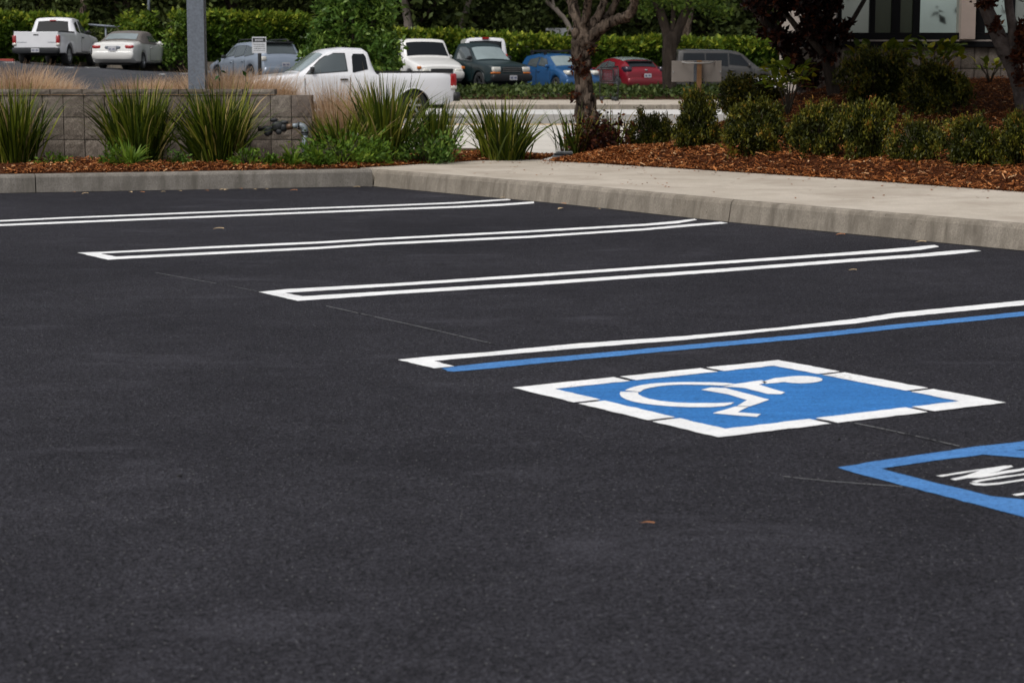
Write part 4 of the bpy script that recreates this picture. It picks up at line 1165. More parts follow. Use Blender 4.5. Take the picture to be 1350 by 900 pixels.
# second purple tree, leaning in from behind
D2 = 26.0
p2 = at(1072, 96, D2)
pt2 = empty('plum_tree', (p2.x, D2, bank_z(p2.x, D2) - .05), 0, 'purple leaved tree leaning left over the parked white car, behind the first purple tree', 'tree')
s2 = D2 / F
mb = MB(); limb(mb, [(1072, 112), (1062, 90), (1045, 70), (1028, 52), (1012, 34), (1000, 18), (988, 4), (975, -16), (940, -80)], [7, 6.5, 6, 5.5, 5, 5, 5, 4.5, 2.5], pt2, D2, .2, 10, 5) if False else limb(mb, [(1072, 112), (1062, 90), (1045, 70), (1028, 52), (1012, 34), (1000, 18), (988, 4), (975, -16), (940, -80)], [v * s2 for v in (7, 6.5, 6, 5.5, 5, 5, 5, 4.5, 2.5)], pt2, D2, .2, 10, 5)
mb.build('trunk', M['bark_dark'], pt2)
PX = [clump_points(9000, 80, (2.6, 2.4, 1.1), .34, .2)[0] + np.array([-1.0, 0, 3.7])] + sprays(pt2, D2, s2, ((985, 1012, -5, 22, 6), (1000, 1030, 18, 48, 7), (1022, 1055, 40, 76, 10), (1035, 1075, 68, 98, 11), (1010, 1050, -5, 12, 5), (1055, 1085, 88, 112, 9)), 75, .4)
P2 = np.vstack(PX)
m_ = leaves_mesh('crown', P2, np.where(np.arange(len(P2)) < 9000, .16, .085), .5, np.clip(rng.random(len(P2)), 0, 1) ** 1.8); m_.materials.append(M['purple']); link('crown', m_, None, pt2)
# smooth forked trunk at the right edge
pr = solve_ground(1347, 146); DR = pr.y
rt = empty('street_tree', (pr.x, pr.y, bank_z(pr.x, pr.y) - .05), 0, 'smooth grey forked tree at the right photo edge, before the office', 'tree')
sr = DR / F
mb = MB(); limb(mb, [(1350, 152), (1346, 135), (1341, 110), (1334, 88), (1327, 70), (1319, 50)], [v * sr for v in (8.5, 8, 8, 9, 11, 10)], rt, DR, .12, 14, 3); mb.build('trunk', M['bark_smooth'], rt)
for j, (px, r_, dy) in enumerate([([(1326, 72), (1317, 50), (1307, 28), (1299, 8), (1292, -14), (1270, -90)], [10, 10, 9.5, 9, 8, 4], [0, 0, 0, 0, .1, .6]),
                                  ([(1333, 84), (1337, 62), (1335, 35), (1330, 8), (1328, -20), (1345, -110)], [8, 7, 6, 5.5, 5, 3], [0, -.05, -.1, -.1, -.2, -.5])]):
    mb = MB(); limb(mb, px, [v * sr for v in r_], rt, DR, .12, 12, j + 20, 5, dy); mb.build('limb', M['bark_smooth'], rt)
PX = [clump_points(14000, 120, (3.8, 3.4, 1.1), .36, .1)[0] + np.array([-.9, -2.4, 3.5])]
for (x_, y_, sx, sy, n_) in ((1343, 76, 8, 8, 260), (1346, 100, 6, 10, 120), (1350, 40, 8, 10, 220), (1312, 34, 6, 8, 90), (1300, 4, 10, 5, 120), (1345, 55, 6, 6, 120)):
    c_ = np.array(rel(x_, y_, DR - .12, rt)); PX.append(rng.normal(size=(n_, 3)) * np.array([sx * sr, .12, sy * sr]) * .6 + c_)
P3 = np.vstack(PX)
m_ = leaves_mesh('crown', P3, np.where(np.arange(len(P3)) < 14000, .17, .07), .5, np.clip(.55 + .45 * rng.random(len(P3)), 0, 1)); m_.materials.append(M['purple']); link('crown', m_, None, rt)

# tree in the far planting strip with a bright overhanging crown
DF = 64.0
fp = at(884, 118, DF)
ft = empty('street_tree', (fp.x, DF, .15), 0, 'dark trunk tree with bright green overhanging leaves, in the strip beside the red car', 'tree')
sf = DF / F
mb = MB(); limb(mb, [(884, 126), (883, 112), (882, 90), (882, 68), (885, 50), (886, 42)], [v * sf for v in (11.5, 9.5, 9, 9.5, 11, 8)], ft, DF, .15, 14, 8); mb.build('trunk', M['bark_dark'], ft)
for j, px in enumerate([[(884, 55), (877, 38), (871, 18), (862, -6), (840, -60)], [(888, 55), (895, 38), (903, 18), (912, -4), (950, -60)], [(886, 50), (888, 20), (886, -30)]]):
    mb = MB(); limb(mb, px, [v * sf for v in ((8, 6.5, 6, 5, 3) if len(px) == 5 else (4, 3, 2))], ft, DF, .15, 9, j + 30); mb.build('limb', M['bark_dark'], ft)
PX = [clump_points(9000, 80, (5.0, 4.0, 1.8), .5, .25)[0] + np.array([0.3, 0, 5.6])]
for (x_, y_, sx, sy, n_) in ((872, 2, 26, 8, 420), (852, 14, 12, 8, 160), (925, 3, 24, 8, 420), (948, 14, 14, 9, 200), (900, 12, 12, 6, 90)):
    c_ = np.array(rel(x_, y_, DF, ft)); PX.append(rng.normal(size=(n_, 3)) * np.array([sx * sf, .8, sy * sf]) * .6 + c_)
P4 = np.vstack(PX); m_ = leaves_mesh('crown', P4, .16, .5, rng.random(len(P4))); m_.materials.append(M['brightleaf']); link('crown', m_, None, ft)

# big bush in the strip
bp = at(466, 100, 61.5)
bush = empty('large_bush', (bp.x, 61.5, .1), 0, 'big rounded green bush rising behind the white pickup cab', 'bush')
def bush_mesh():
    c = []
    for (x_, y_, sx, sy, n_) in ((466, 45, 46, 30, 5200), (450, 12, 38, 20, 3200), (495, 15, 25, 18, 1800), (425, 62, 26, 22, 2400), (505, 62, 22, 26, 2200), (470, 85, 50, 20, 3600), (470, -25, 34, 20, 2500), (512, 88, 14, 18, 900)):
        P, k, cc = clump_points(n_, max(10, n_ // 90), (sx * 61.5 / F, .95, sy * 61.5 / F), .13, .4)
        P += np.array(rel(x_, y_, 61.5, bush)); P[:, 2] = np.maximum(P[:, 2], .0)
        c.append((P, k))
    P = np.vstack([a for a, b in c]); k = np.concatenate([b for a, b in c])
    return leaves_mesh('foliage', P, .20, .42, np.clip(k * .5 + rng.random(len(P)) * .55, 0, 1))
m_ = bush_mesh(); m_.materials.append(M['bush']); link('foliage', m_, None, bush)
mb = MB()
for j in range(16):
    a = random.uniform(0, 2 * PI); mb.tube([(random.gauss(0, .2), random.gauss(0, .15), 0), (math.cos(a) * .5, math.sin(a) * .4, 1.3), (math.cos(a) * .9, math.sin(a) * .6, 2.6)], [.05, .035, .015], 6)
mb.build('stems', M['stem'], bush)

# ground cover in the far strip
n_ = 15000
P = np.stack([XP0 + .3 + rng.random(n_) * 24, 62.15 + rng.random(n_) * 4.0, np.zeros(n_)], 1)
hh = np.array([.30 + .14 * mnoise.noise(Vector((x * .9, y * 1.1, 0))) + .1 * mnoise.noise(Vector((x * 2.7, y * 2.5, 5))) for x, y, z in P])
edge = np.clip((P[:, 1] - 62.05) / .7, .15, 1)
P[:, 2] = .17 + np.clip(hh, .05, 1) * edge * (.75 + .35 * rng.random(n_))
m_ = leaves_mesh('ground_cover', P, .15, .6, np.clip(rng.random(n_) * .7 + hh - .15, 0, 1)); m_.materials.append(M['cover'])
tag(link('ground_cover', m_), 'dark green leafy ground cover filling the strip in front of parked cars', 'ground cover', None, 'stuff')

# hedges
def hedge(name, x0, y0, x1, y1, ztop, th, n, lab, tfun=None, group=None):
    a = Vector((x0, y0)); b = Vector((x1, y1)); d = (b - a); L = d.length; d.normalize(); nn = Vector((d.y, -d.x))
    root = empty(name, (x0, y0, T(x0, y0)), 0, lab, 'hedge', group)
    zb0 = T(x0, y0)
    P = []; tn = []
    for i in range(n):
        u = random.random() * L
        zt = (ztop(u / L) if callable(ztop) else ztop)
        zt += .14 * mnoise.noise(Vector((u * .55, 0, 2))) + .10 * mnoise.noise(Vector((u * 1.9, 3, 0)))
        zb = T(a.x + d.x * u, a.y + d.y * u)
        face = random.random()
        if face < .72:   # front
            v = random.random(); z = zb + (zt - zb) * v
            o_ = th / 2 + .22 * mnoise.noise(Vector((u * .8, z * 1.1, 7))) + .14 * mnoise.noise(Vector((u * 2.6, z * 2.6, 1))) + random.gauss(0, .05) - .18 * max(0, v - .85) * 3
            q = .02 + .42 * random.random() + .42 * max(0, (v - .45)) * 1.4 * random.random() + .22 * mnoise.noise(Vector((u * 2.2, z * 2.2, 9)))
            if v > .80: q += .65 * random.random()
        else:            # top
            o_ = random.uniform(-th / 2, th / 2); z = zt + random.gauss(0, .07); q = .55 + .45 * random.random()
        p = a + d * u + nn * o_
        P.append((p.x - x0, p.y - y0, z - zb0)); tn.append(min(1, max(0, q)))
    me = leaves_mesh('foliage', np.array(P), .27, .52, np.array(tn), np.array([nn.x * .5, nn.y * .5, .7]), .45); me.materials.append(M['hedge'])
    link('foliage', me, None, root)
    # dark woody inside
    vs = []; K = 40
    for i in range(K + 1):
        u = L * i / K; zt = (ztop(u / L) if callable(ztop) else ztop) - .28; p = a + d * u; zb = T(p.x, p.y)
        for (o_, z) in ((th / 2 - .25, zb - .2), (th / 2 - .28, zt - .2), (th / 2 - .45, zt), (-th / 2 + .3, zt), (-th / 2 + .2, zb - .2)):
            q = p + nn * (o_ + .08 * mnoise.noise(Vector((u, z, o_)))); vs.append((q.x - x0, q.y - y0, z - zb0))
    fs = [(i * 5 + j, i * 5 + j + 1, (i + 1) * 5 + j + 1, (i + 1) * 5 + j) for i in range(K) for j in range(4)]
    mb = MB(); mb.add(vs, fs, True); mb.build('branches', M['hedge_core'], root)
    return root
hz = lambda py, D: 1 + (95 - py) / F * D
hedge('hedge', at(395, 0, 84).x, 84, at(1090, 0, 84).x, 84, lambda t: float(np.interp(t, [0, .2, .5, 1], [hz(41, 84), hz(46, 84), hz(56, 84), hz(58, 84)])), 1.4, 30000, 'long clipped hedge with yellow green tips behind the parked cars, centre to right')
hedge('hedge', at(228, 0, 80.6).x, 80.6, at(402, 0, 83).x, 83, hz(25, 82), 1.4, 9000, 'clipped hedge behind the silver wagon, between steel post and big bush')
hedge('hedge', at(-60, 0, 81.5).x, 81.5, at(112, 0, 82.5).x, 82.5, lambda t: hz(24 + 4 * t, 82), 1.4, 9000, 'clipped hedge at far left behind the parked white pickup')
def clump_thing(px, py, D, sx, sy, n, size, mat, name, lab, zb, cat='shrub'):
    p = at(px, py, D); root = empty(name, (p.x, D, zb), 0, lab, cat)
    P, k, cc = clump_points(n, max(10, n // 70), (sx * D / F, .5, sy * D / F), .16, .35)
    P += np.array([0, 0, p.z - zb]); P[:, 2] = np.maximum(P[:, 2], 0)
    me = leaves_mesh('foliage', P, size, .5, np.clip(.15 + k * .5 + rng.random(n) * .5, 0, 1)); me.materials.append(mat); link('foliage', me, None, root)
    mb = MB()
    for j in range(6): mb.tube([(random.gauss(0, .1), 0, 0), (random.gauss(0, .3), 0, (p.z - zb) * .6), (random.gauss(0, .5), 0, p.z - zb)], [.04, .03, .015], 6)
    mb.build('stems', M['stem'], root)
clump_thing(185, 36, 81, 25, 17, 1500, .24, M['hedge'], 'climbing_shrub', 'yellow green leafy shrub above the convertible roof, over the fence rail', 1.1)
clump_thing(240, 36, 79.8, 13, 16, 600, .22, M['hedge'], 'climbing_shrub', 'small leafy shrub directly left of the steel post, above dark hedge', 1.0)
clump_thing(232, 66, 80.0, 20, 20, 2000, .2, M['bush'], 'low_shrub', 'dark green shrub with reddish top between convertible and steel post', 1.0)
clump_thing(150, 60, 82.6, 36, 26, 2600, .2, M['treeleaf'], 'low_shrub', 'dark shrub mass behind the fence rail between pickup and convertible', 1.0)
# fence rail between the pickup and the convertible
fr = empty('rail_fence', (at(115, 34, 81.8).x, 81.8, 1.1), 0, 'pale metal rail fence between white pickup and convertible, partly in leaves', 'fence')
ra, rb_ = rel(113, 32.5, 81.8, fr), rel(165, 36.5, 81.8, fr)
mb = MB(); mb.tube([ra, rb_], .045, 8); mb.build('rail', M['galv'], fr)
for t in (.02, .5, .98):
    q = ra.lerp(rb_, t); mb = MB(); mb.tube([(q.x, .05, -.1), (q.x, .05, q.z - .03)], .04, 8); mb.build('post', M['galv'], fr)
lp = at(197, 18, 83)
lo = MB().tube([(0, 0, 0), (.1, 0, 2.6), (.25, 0, 4.2)], [.07, .06, .05], 8).build('pole', M['galv']); lo.location = (lp.x - .12, 83, 1.2)
tag(lo, 'short pale leaning pole above the shrub behind the convertible', 'pole')

# background trees
varieties = []
for k in range(4):
    R = (random.uniform(3.0, 3.8), random.uniform(2.6, 3.2), random.uniform(3.2, 4.2))
    P, kk, cc = clump_points(6500, 85, R, .55, .3, uneven=.25)
    me = leaves_mesh('crown', P, .30, .5, np.clip(kk * .45 + rng.random(len(P)) * .55, 0, 1)); me.materials.append(M['treeleaf'])
    mb = MB(); 
    hh_ = 6.5
    mb.tube(dense([(0, 0, -.3), (.1 * k, .1, 2), (-.15 * k, 0, 4), (0, 0, hh_)], 4), [.28 - .18 * i / 12 for i in range(13)], 10, .15)
    for j in range(7):
        a = j * .9 + k; z_ = random.uniform(1.8, 4.5)
        mb.tube([(0, 0, z_), (math.cos(a) * 1.1, math.sin(a) * 1.1, z_ + 1.1), (math.cos(a) * 2.2, math.sin(a) * 2.0, z_ + 1.9)], [.10, .07, .03], 7, .1)
    tm = mb.mesh('trunk'); tm.materials.append(M['bark_dark'] if k % 2 else M['bark'])
    varieties.append((me, tm, R))
spots = []
for row, (D, n_, zc) in enumerate([(90.5, 12, 4.9), (97, 13, 4.6), (105, 14, 5.2), (114, 15, 6.5)]):
    for i in range(n_):
        t = (i + .5 + random.uniform(-.25, .25)) / n_
        px = -120 + t * 1500
        spots.append(((px - CX) / F * D, D + random.uniform(-1.5, 1.5), zc + random.uniform(-.5, .5), row))
for i, (x, y, zc, row) in enumerate(spots):
    me, tm, R = varieties[i % 4]
    zb = T(x, y) - .3
    root = empty('background_tree', (x, y, zb), random.uniform(0, 6), 'dark evergreen tree in the shadowy row beyond the hedge', 'tree', 'dark trees beyond the hedge')
    s_ = random.uniform(.85, 1.2); root.scale = (s_, s_, s_)
    o = link('crown', me, None, root); o.location = (0, 0, zc)
    link('trunk', tm, None, root)
# low dark understorey behind the hedge line
n_ = 16000
P = np.stack([(rng.random(n_) - .5) * 84, 87.5 + rng.random(n_) * 4, np.zeros(n_)], 1)
hh = np.array([1.6 + 1.1 * mnoise.noise(Vector((x * .25, y * .4, 8))) + .5 * mnoise.noise(Vector((x * .9, y, 2))) for x, y, z in P])
P[:, 2] = .5 + np.array([T(x, y) for x, y, z in P]) + np.clip(hh, .3, 4) * rng.random(n_) ** .5 * 1.15
m_ = leaves_mesh('undergrowth', P, .30, .5, rng.random(n_) * .8); m_.materials.append(M['treeleaf'])
tag(link('undergrowth', m_), 'dense dark undergrowth beneath the trees beyond the hedge', 'undergrowth', None, 'stuff')
# wooded hillside closing the view
n_ = 22000
P = np.stack([(rng.random(n_) - .5) * 170, 124 + rng.random(n_) * 26, np.zeros(n_)], 1)
P[:, 2] = 1 + (P[:, 1] - 124) * .75 + rng.random(n_) * 2.5
m_ = leaves_mesh('distant_wood', P, .95, .6, rng.random(n_) * .7); m_.materials.append(M['treeleaf'])
tag(link('distant_wood', m_), 'dark wooded slope closing the view behind the trees', 'woodland', None, 'stuff')
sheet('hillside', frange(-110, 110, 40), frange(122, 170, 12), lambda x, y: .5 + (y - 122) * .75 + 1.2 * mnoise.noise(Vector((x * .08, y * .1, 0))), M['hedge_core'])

# pale trunks standing out beyond the hedge
def bare_tree(name, px, radii, D, mat, lab):
    p = at(px[0][0], px[0][1], D); root = empty(name, (p.x, D, T(p.x, D) - .1), 0, lab, 'tree')
    h0 = rel(px[0][0], px[0][1], D, root)
    mb = MB(); P = [Vector((h0.x, 0, 0))] + [rel(a, b, D, root) for a, b in px]
    P = dense(P, 5); rr = list(np.interp(np.linspace(0, 1, len(P)), np.linspace(0, 1, len(radii) + 1), [radii[0] * 1.1 * D / F] + [r * D / F for r in radii]))
    mb.tube(P, rr, 10, .15); mb.build('trunk', mat, root)
    me, tm, R = varieties[0]
    o = link('crown', me, None, root); o.location = (0, 0, 8.3)
    return root
DB = 86.6
bare_tree('pale_trunk_tree', [(539, 34), (536, 18), (533, 2), (528, -20), (515, -90)], [6, 5.5, 5, 4, 2.5], DB, M['bark_pale'], 'pale thick trunk rising beyond hedge, right of the big bush')
bare_tree('pale_trunk_tree', [(608, 34), (612, 20), (617, 6), (622, -12), (640, -80)], [3.6, 3.6, 3.4, 3, 2], DB + 1, M['bark_pale'], 'slim pale trunk leaning right, beyond hedge above the green pickup')
r_ = bare_tree('pale_trunk_tree', [(752, 38), (745, 26), (732, 12), (722, 4), (716, -12), (700, -80)], [3.6, 3.4, 3.0, 2.8, 2.5, 1.5], DB, M['bark_pale'], 'pale crooked branching tree beyond hedge, left of the grey trunk')
mb = MB(); mb.tube([rel(a, b, DB, r_) for a, b in ((750, 36), (741, 22), (734, 12), (729, 4), (728, -10), (735, -60))], [v * DB / F for v in (2.6, 2.4, 2.2, 2, 1.8, 1)], 8, .1); mb.build('limb', M['bark_pale'], r_)
bare_tree('pale_trunk_tree', [(109, 20), (110, 8), (111, -10), (115, -80)], [4.5, 4.2, 4, 3], DB, M['bark'], 'brown trunk beyond the hedge above the parked white pickup')
bare_tree('pale_trunk_tree', [(905, 44), (907, 30), (910, 14), (912, -10), (915, -70)], [6, 5.5, 5, 5, 4], DB + 2, M['bark'], 'hazy brown trunk beyond hedge, right of the dark trunk tree')
bare_tree('pale_trunk_tree', [(478, 8), (481, -2), (490, -30), (500, -80)], [3, 3, 2.5, 2], DB, M['bark_pale'], 'pale trunk top glimpsed above the big bush')

# ------------------------------------------------------------------ vehicles
tyre_me = MB().lathe([(.60, -.30), (.66, -.34), (.90, -.33), (.98, -.26), (1.0, -.12), (1.0, .12), (.98, .26), (.90, .33), (.66, .34), (.60, .30)], 28).mesh('wheel'); tyre_me.materials.append(M['tyre'])
mb = MB().lathe([(.67, .30), (.65, .27), (.60, .22), (.60, .0)], 28).lathe([(.17, .0), (.17, .24), (.12, .28), (0.0, .29)], 16)
for k in range(6):
    a = k * PI / 3; Mx = Matrix.Rotation(a, 4, 'Y'); mb.box(.10, .62, .17, .26, -.07, .07, Mx)
rim_me = mb.mesh('rim'); rim_me.materials.append(M['rim'])
rim_dark = rim_me.copy(); rim_dark.materials.clear(); rim_dark.materials.append(M['cast'])
dish_me = MB().lathe([(.665, .20), (.60, .02), (0.0, .0)], 24).mesh('rim_well'); dish_me.materials.append(M['dark'])

class Car:
    def __init__(s, name, label, cat, loc, rz, L, W, top, belt, wheels, R, g, paintmat, group=None, s_end=None, roofw=.74, hoodw=.90, cabin=(1.2, 2.0, 3.5, 4.2), archk=1.17, scale=1.0):
        s.root = empty(name, loc, rz, label, cat, group)
        s.root.scale = (scale, scale, scale)
        s.L, s.W, s.top, s.belt, s.R, s.g, s.paint = L, W, top, belt, R, g, paintmat
        s.roofw, s.hoodw, s.cabin = roofw, hoodw, cabin
        s.ws = wheels; s.Ra = R * archk
        s.s_end = s_end or L
    def ztop(s, x): return float(np.interp(x, [p[0] for p in s.top], [p[1] for p in s.top]))
    def zbelt(s, x): return float(np.interp(x, [p[0] for p in s.belt], [p[1] for p in s.belt]))
    def zb(s, x):
        z = s.g
        for w_ in s.ws:
            d = abs(x - w_)
            if d < s.Ra: z = max(z, s.R + math.sqrt(s.Ra ** 2 - d * d) - .02)
        if x < .25: z += (.25 - x) * .35
        if x > s.L - .25: z += (x - s.L + .25) * .5
        return z
    def halfw(s, x):
        h = s.W / 2
        e = .55
        if x < e: h *= 1 - .16 * ((e - x) / e) ** 2.2
        if x > s.L - e: h *= 1 - .10 * ((x - s.L + e) / e) ** 2.2
        return h
    def wtop(s, x):
        h = s.halfw(x); c0, c1, c2, c3 = s.cabin
        f = float(np.interp(x, [c0, c1, c2, c3], [s.hoodw, s.roofw, s.roofw, s.hoodw if c3 < s.L - .3 else s.roofw + .06]))
        return h * f
    def half(s, x):
        zb, zt, zl, h, wt = s.zb(x), s.ztop(x), s.zbelt(x), s.halfw(x), s.wtop(x)
        zl = min(zl, zt - .03); zb = min(zb, zl - .08)
        zm = zb + (zl - zb) * .45
        cr = .025
        r = min(.09, (zt - zl) * .35)
        return [(0, zb), (h * .90, zb), (h * .985, zb + min(.06, (zl - zb) * .2)), (h, zm), (h * .99, zl - .05), (h * .965, zl), (h * .965 * .5 + wt * .5 + .012, zl * .5 + (zt - r) * .5), (wt, zt - r), (wt - .035, zt - r * .35), (wt * .80, zt), (wt * .4, zt + cr * .8), (0, zt + cr)]
    def side_y(s, x, z):
        P = s.half(x)[1:10]
        for a, b in zip(P, P[1:]):
            if a[1] <= z <= b[1] and b[1] > a[1]:
                return a[0] + (b[0] - a[0]) * (z - a[1]) / (b[1] - a[1])
        return P[-1][0] if z > P[-1][1] else P[0][0]
    def X(s, x): return s.L / 2 - x
    def body(s):
        S = set([0.0, .02, .06, .12, .2, .3, .42, s.s_end])
        x = .42
        while x < s.s_end: S.add(round(x, 3)); x += .13
        for p in s.top: 
            if p[0] <= s.s_end: S.add(p[0])
        for w_ in s.ws:
            for k in range(-8, 9):
                v = w_ + s.Ra * math.sin(k * PI / 16)
                if v < s.s_end: S.add(round(v, 4))
            for e in (-1, 1):
                v = w_ + e * (s.Ra + .004)
                if v < s.s_end: S.add(v)
        for v in (s.L - .05, s.L - .12, s.L - .2, s.L - .3):
            if v < s.s_end: S.add(v)
        S = sorted(S); S = [v for i, v in enumerate(S) if i == 0 or v - S[i - 1] > .0025]
        vs = []; n = None
        for x in S:
            h = s.half(x); ring = [(-y, z) for y, z in h[::-1][:-1]] + h[:-1] 
            # ring runs top centre -> down the left -> bottom -> up the right
            ring = [(-y, z) for y, z in h[::-1]] [:-1] + [(0, h[0][1])] + [(y, z) for y, z in h[1:-1]]
            n = len(ring)
            vs += [(s.X(x), y, z) for y, z in ring]
        fs = []
        for i in range(len(S) - 1):
            for j in range(n):
                a = i * n + j; b = i * n + (j + 1) % n
                fs.append((a, b, b + n, a + n))
        fs.append(tuple(range(n))[::-1]); fs.append(tuple(range((len(S) - 1) * n, len(S) * n)))
        bm = bmesh.new()
        V = [bm.verts.new(v) for v in vs]
        for f in fs:
            try: bm.faces.new([V[i] for i in f])
            except ValueError: pass
        bmesh.ops.recalc_face_normals(bm, faces=bm.faces[:])
        for f in bm.faces: f.smooth = len(f.verts) == 4
        me = bpy.data.meshes.new('body'); bm.to_mesh(me); bm.free()
        o = link('body', me, s.paint, s.root)
        try:
            me.set_sharp_from_angle(angle=math.radians(38))
        except Exception: pass
        return o
    def chassis(s, x0=.25, x1=None):
        x1 = x1 or s.L - .25
        MB().box(s.X(x1), s.X(x0), -s.W / 2 + .27, s.W / 2 - .27, s.g + .02 - .10, s.g + .42).build('chassis', M['dark'], s.root)
    def wheels(s, dark=False):
        for w_ in s.ws:
            for sd_ in (-1, 1):
                o = link('wheel', tyre_me, None, s.root)
                o.location = (s.X(w_), sd_ * (s.W / 2 - .125), s.R); o.scale = (s.R, s.R * .95, s.R)
                if sd_ < 0: o.rotation_euler = (0, 0, PI)
                r = link('rim', rim_dark if dark else rim_me, None, o); d_ = link('rim_well', dish_me, None, o)
    def side_patch(s, name, poly, mat, sides=(-1, 1), off_=.008, parent=None):
        for sd_ in sides:
            # triangulated outline on the side surface
            n = len(poly); P = []
            for i in range(n):
                a, b = poly[i], poly[(i + 1) % n]
                k = max(1, int(math.hypot(a[0] - b[0], a[1] - b[1]) / .12))
                for q in range(k): P.append((a[0] + (b[0] - a[0]) * q / k, a[1] + (b[1] - a[1]) * q / k))
            # horizontal strips follow the curve of the flank
            z0_, z1_ = min(p[1] for p in poly), max(p[1] for p in poly)
            rows = max(3, int((z1_ - z0_) / .07)); vs = []; fs = []
            def span(z):
                xs = []
                for i in range(n):
                    a, b = poly[i], poly[(i + 1) % n]
                    if (a[1] - z) * (b[1] - z) <= 0 and a[1] != b[1]: xs.append(a[0] + (b[0] - a[0]) * (z - a[1]) / (b[1] - a[1]))
                    elif a[1] == z == b[1]: xs += [a[0], b[0]]
                return min(xs), max(xs)
            cols = 8
            for r in range(rows + 1):
                z = z0_ + (z1_ - z0_) * (.002 + .996 * r / rows); xa, xb = span(z)
                for c in range(cols + 1):
                    x = xa + (xb - xa) * c / cols
                    vs.append((s.X(x), sd_ * (s.side_y(x, z) + off_), z))
            for r in range(rows):
                for c in range(cols):
                    a = r * (cols + 1) + c; f = (a, a + 1, a + cols + 2, a + cols + 1)
                    fs.append(f if sd_ > 0 else f[::-1])
            mb = MB(); mb.add(vs, fs, True); o = mb.build(name, mat, parent or s.root)
        return o
    def top_patch(s, name, x0, x1, f0, f1, mat, off_=.010, cols=8, rows=8, fy=1.0):
        vs = []; fs = []
        for r in range(rows + 1):
            x = x0 + (x1 - x0) * r / rows
            fr_ = f0 + (f1 - f0) * r / rows
            h = s.half(x); P = h[::-1]      # from centre out
            ys = [p[0] for p in P[:6]]; zs_ = [p[1] for p in P[:6]]
            sl = (s.ztop(x + .02) - s.ztop(x - .02)) / .04; nn = Vector((sl, 0, 1)).normalized()   # x grows rearward, X = L/2 - x
            for c in range(cols + 1):
                y = (-1 + 2 * c / cols) * s.wtop(x) * fr_
                z = float(np.interp(abs(y), ys[:5], zs_[:5]))
                vs.append((s.X(x) + nn.x * off_, y, z + nn.z * off_))
        for r in range(rows):
            for c in range(cols):
                a = r * (cols + 1) + c; fs.append((a, a + 1, a + cols + 2, a + cols + 1))
        mb = MB(); mb.add(vs, fs, True); return mb.build(name, mat, s.root)
    def box(s, name, x, y, z, dx, dy, dz, mat, e=.25, both=False, M_=None, parent=None):
        o = None
        for sd_ in ((-1, 1) if both else (1,)):
            mb = MB(); mb.ell((s.X(x), sd_ * y, z), (dx / 2, dy / 2, dz / 2), e, 16, 8); o = mb.build(name, mat, parent or s.root)
        return o
    def door(s, x0, x1, sides=(-1, 1), z0=None, hx=None):
        z0 = z0 or s.g + .10; z1_ = s.zbelt((x0 + x1) / 2) - .02
        for sd_ in sides:
            sm_ = s.side_patch('door', [(x0, z0), (x1, z0), (x1, z1_), (x0, z1_)], s.paint, (sd_,), .007)
            s.side_patch('seam', [(x0 - .020, z0 - .020), (x1 + .020, z0 - .020), (x1 + .020, z1_), (x0 - .020, z1_)], M['dark'], (sd_,), .0035, sm_)
            hx_ = hx or x1 - .16
            mb = MB(); mb.ell((s.X(hx_), sd_ * (s.side_y(hx_, z1_ - .08) + .02), z1_ - .09), (.10, .02, .022), .4, 10, 6); mb.build('handle', M['black'] if s.paint in (M['white_a'],) else s.paint, sm_)
    def mirror(s, x, z, mat, y=None):
        for sd_ in (-1, 1):
            y_ = (y or s.side_y(x, z)) + .12
            mb = MB(); mb.ell((s.X(x), sd_ * (y_ - .03), z), (.05, .085, .065), .6, 12, 8); mb.box(s.X(x) - .02, s.X(x) + .02, sd_ * y_ - .12, sd_ * y_, z - .05, z - .01); mb.build('mirror', mat, s.root)
    def plate(s, x, z, front=True, ink=True):
        X = s.X(x); dx = .006 if front else -.006
        o = MB().box(min(X, X + dx), max(X, X + dx), -.155, .155, z - .075, z + .075).build('licence_plate', M['plate'], s.root)
        if ink:
            mb = MB()
            for k in range(7):
                if k == 3: continue
                y = -.115 + k * .036; mb.box(min(X + dx, X + dx * 1.6), max(X + dx, X + dx * 1.6), y, y + .022, z - .035, z + .025)
            mb.build('plate_characters', M['plate_ink'], o)
M['white_a'] = carpaint('white_car_paint', (0.78, 0.78, 0.80), 0.0, .3)
M['cream'] = carpaint('off_white_car_paint', (0.74, 0.73, 0.70), 0.0, .3)
M['green'] = carpaint('dark_green_car_paint', (0.003, 0.015, 0.017), 0.0, .4, .2, .0)
M['blue'] = carpaint('blue_car_paint', (0.012, 0.082, 0.22), 0.2, .35, .5, .1)
M['red'] = carpaint('crimson_car_paint', (0.20, 0.004, 0.012), 0.2, .35, .5, .1)
M['silver'] = carpaint('silver_blue_car_paint', (0.30, 0.35, 0.42), 0.5, .35)
M['grey'] = carpaint('pewter_car_paint', (0.045, 0.042, 0.039), 0.0, .4, .3, .1)

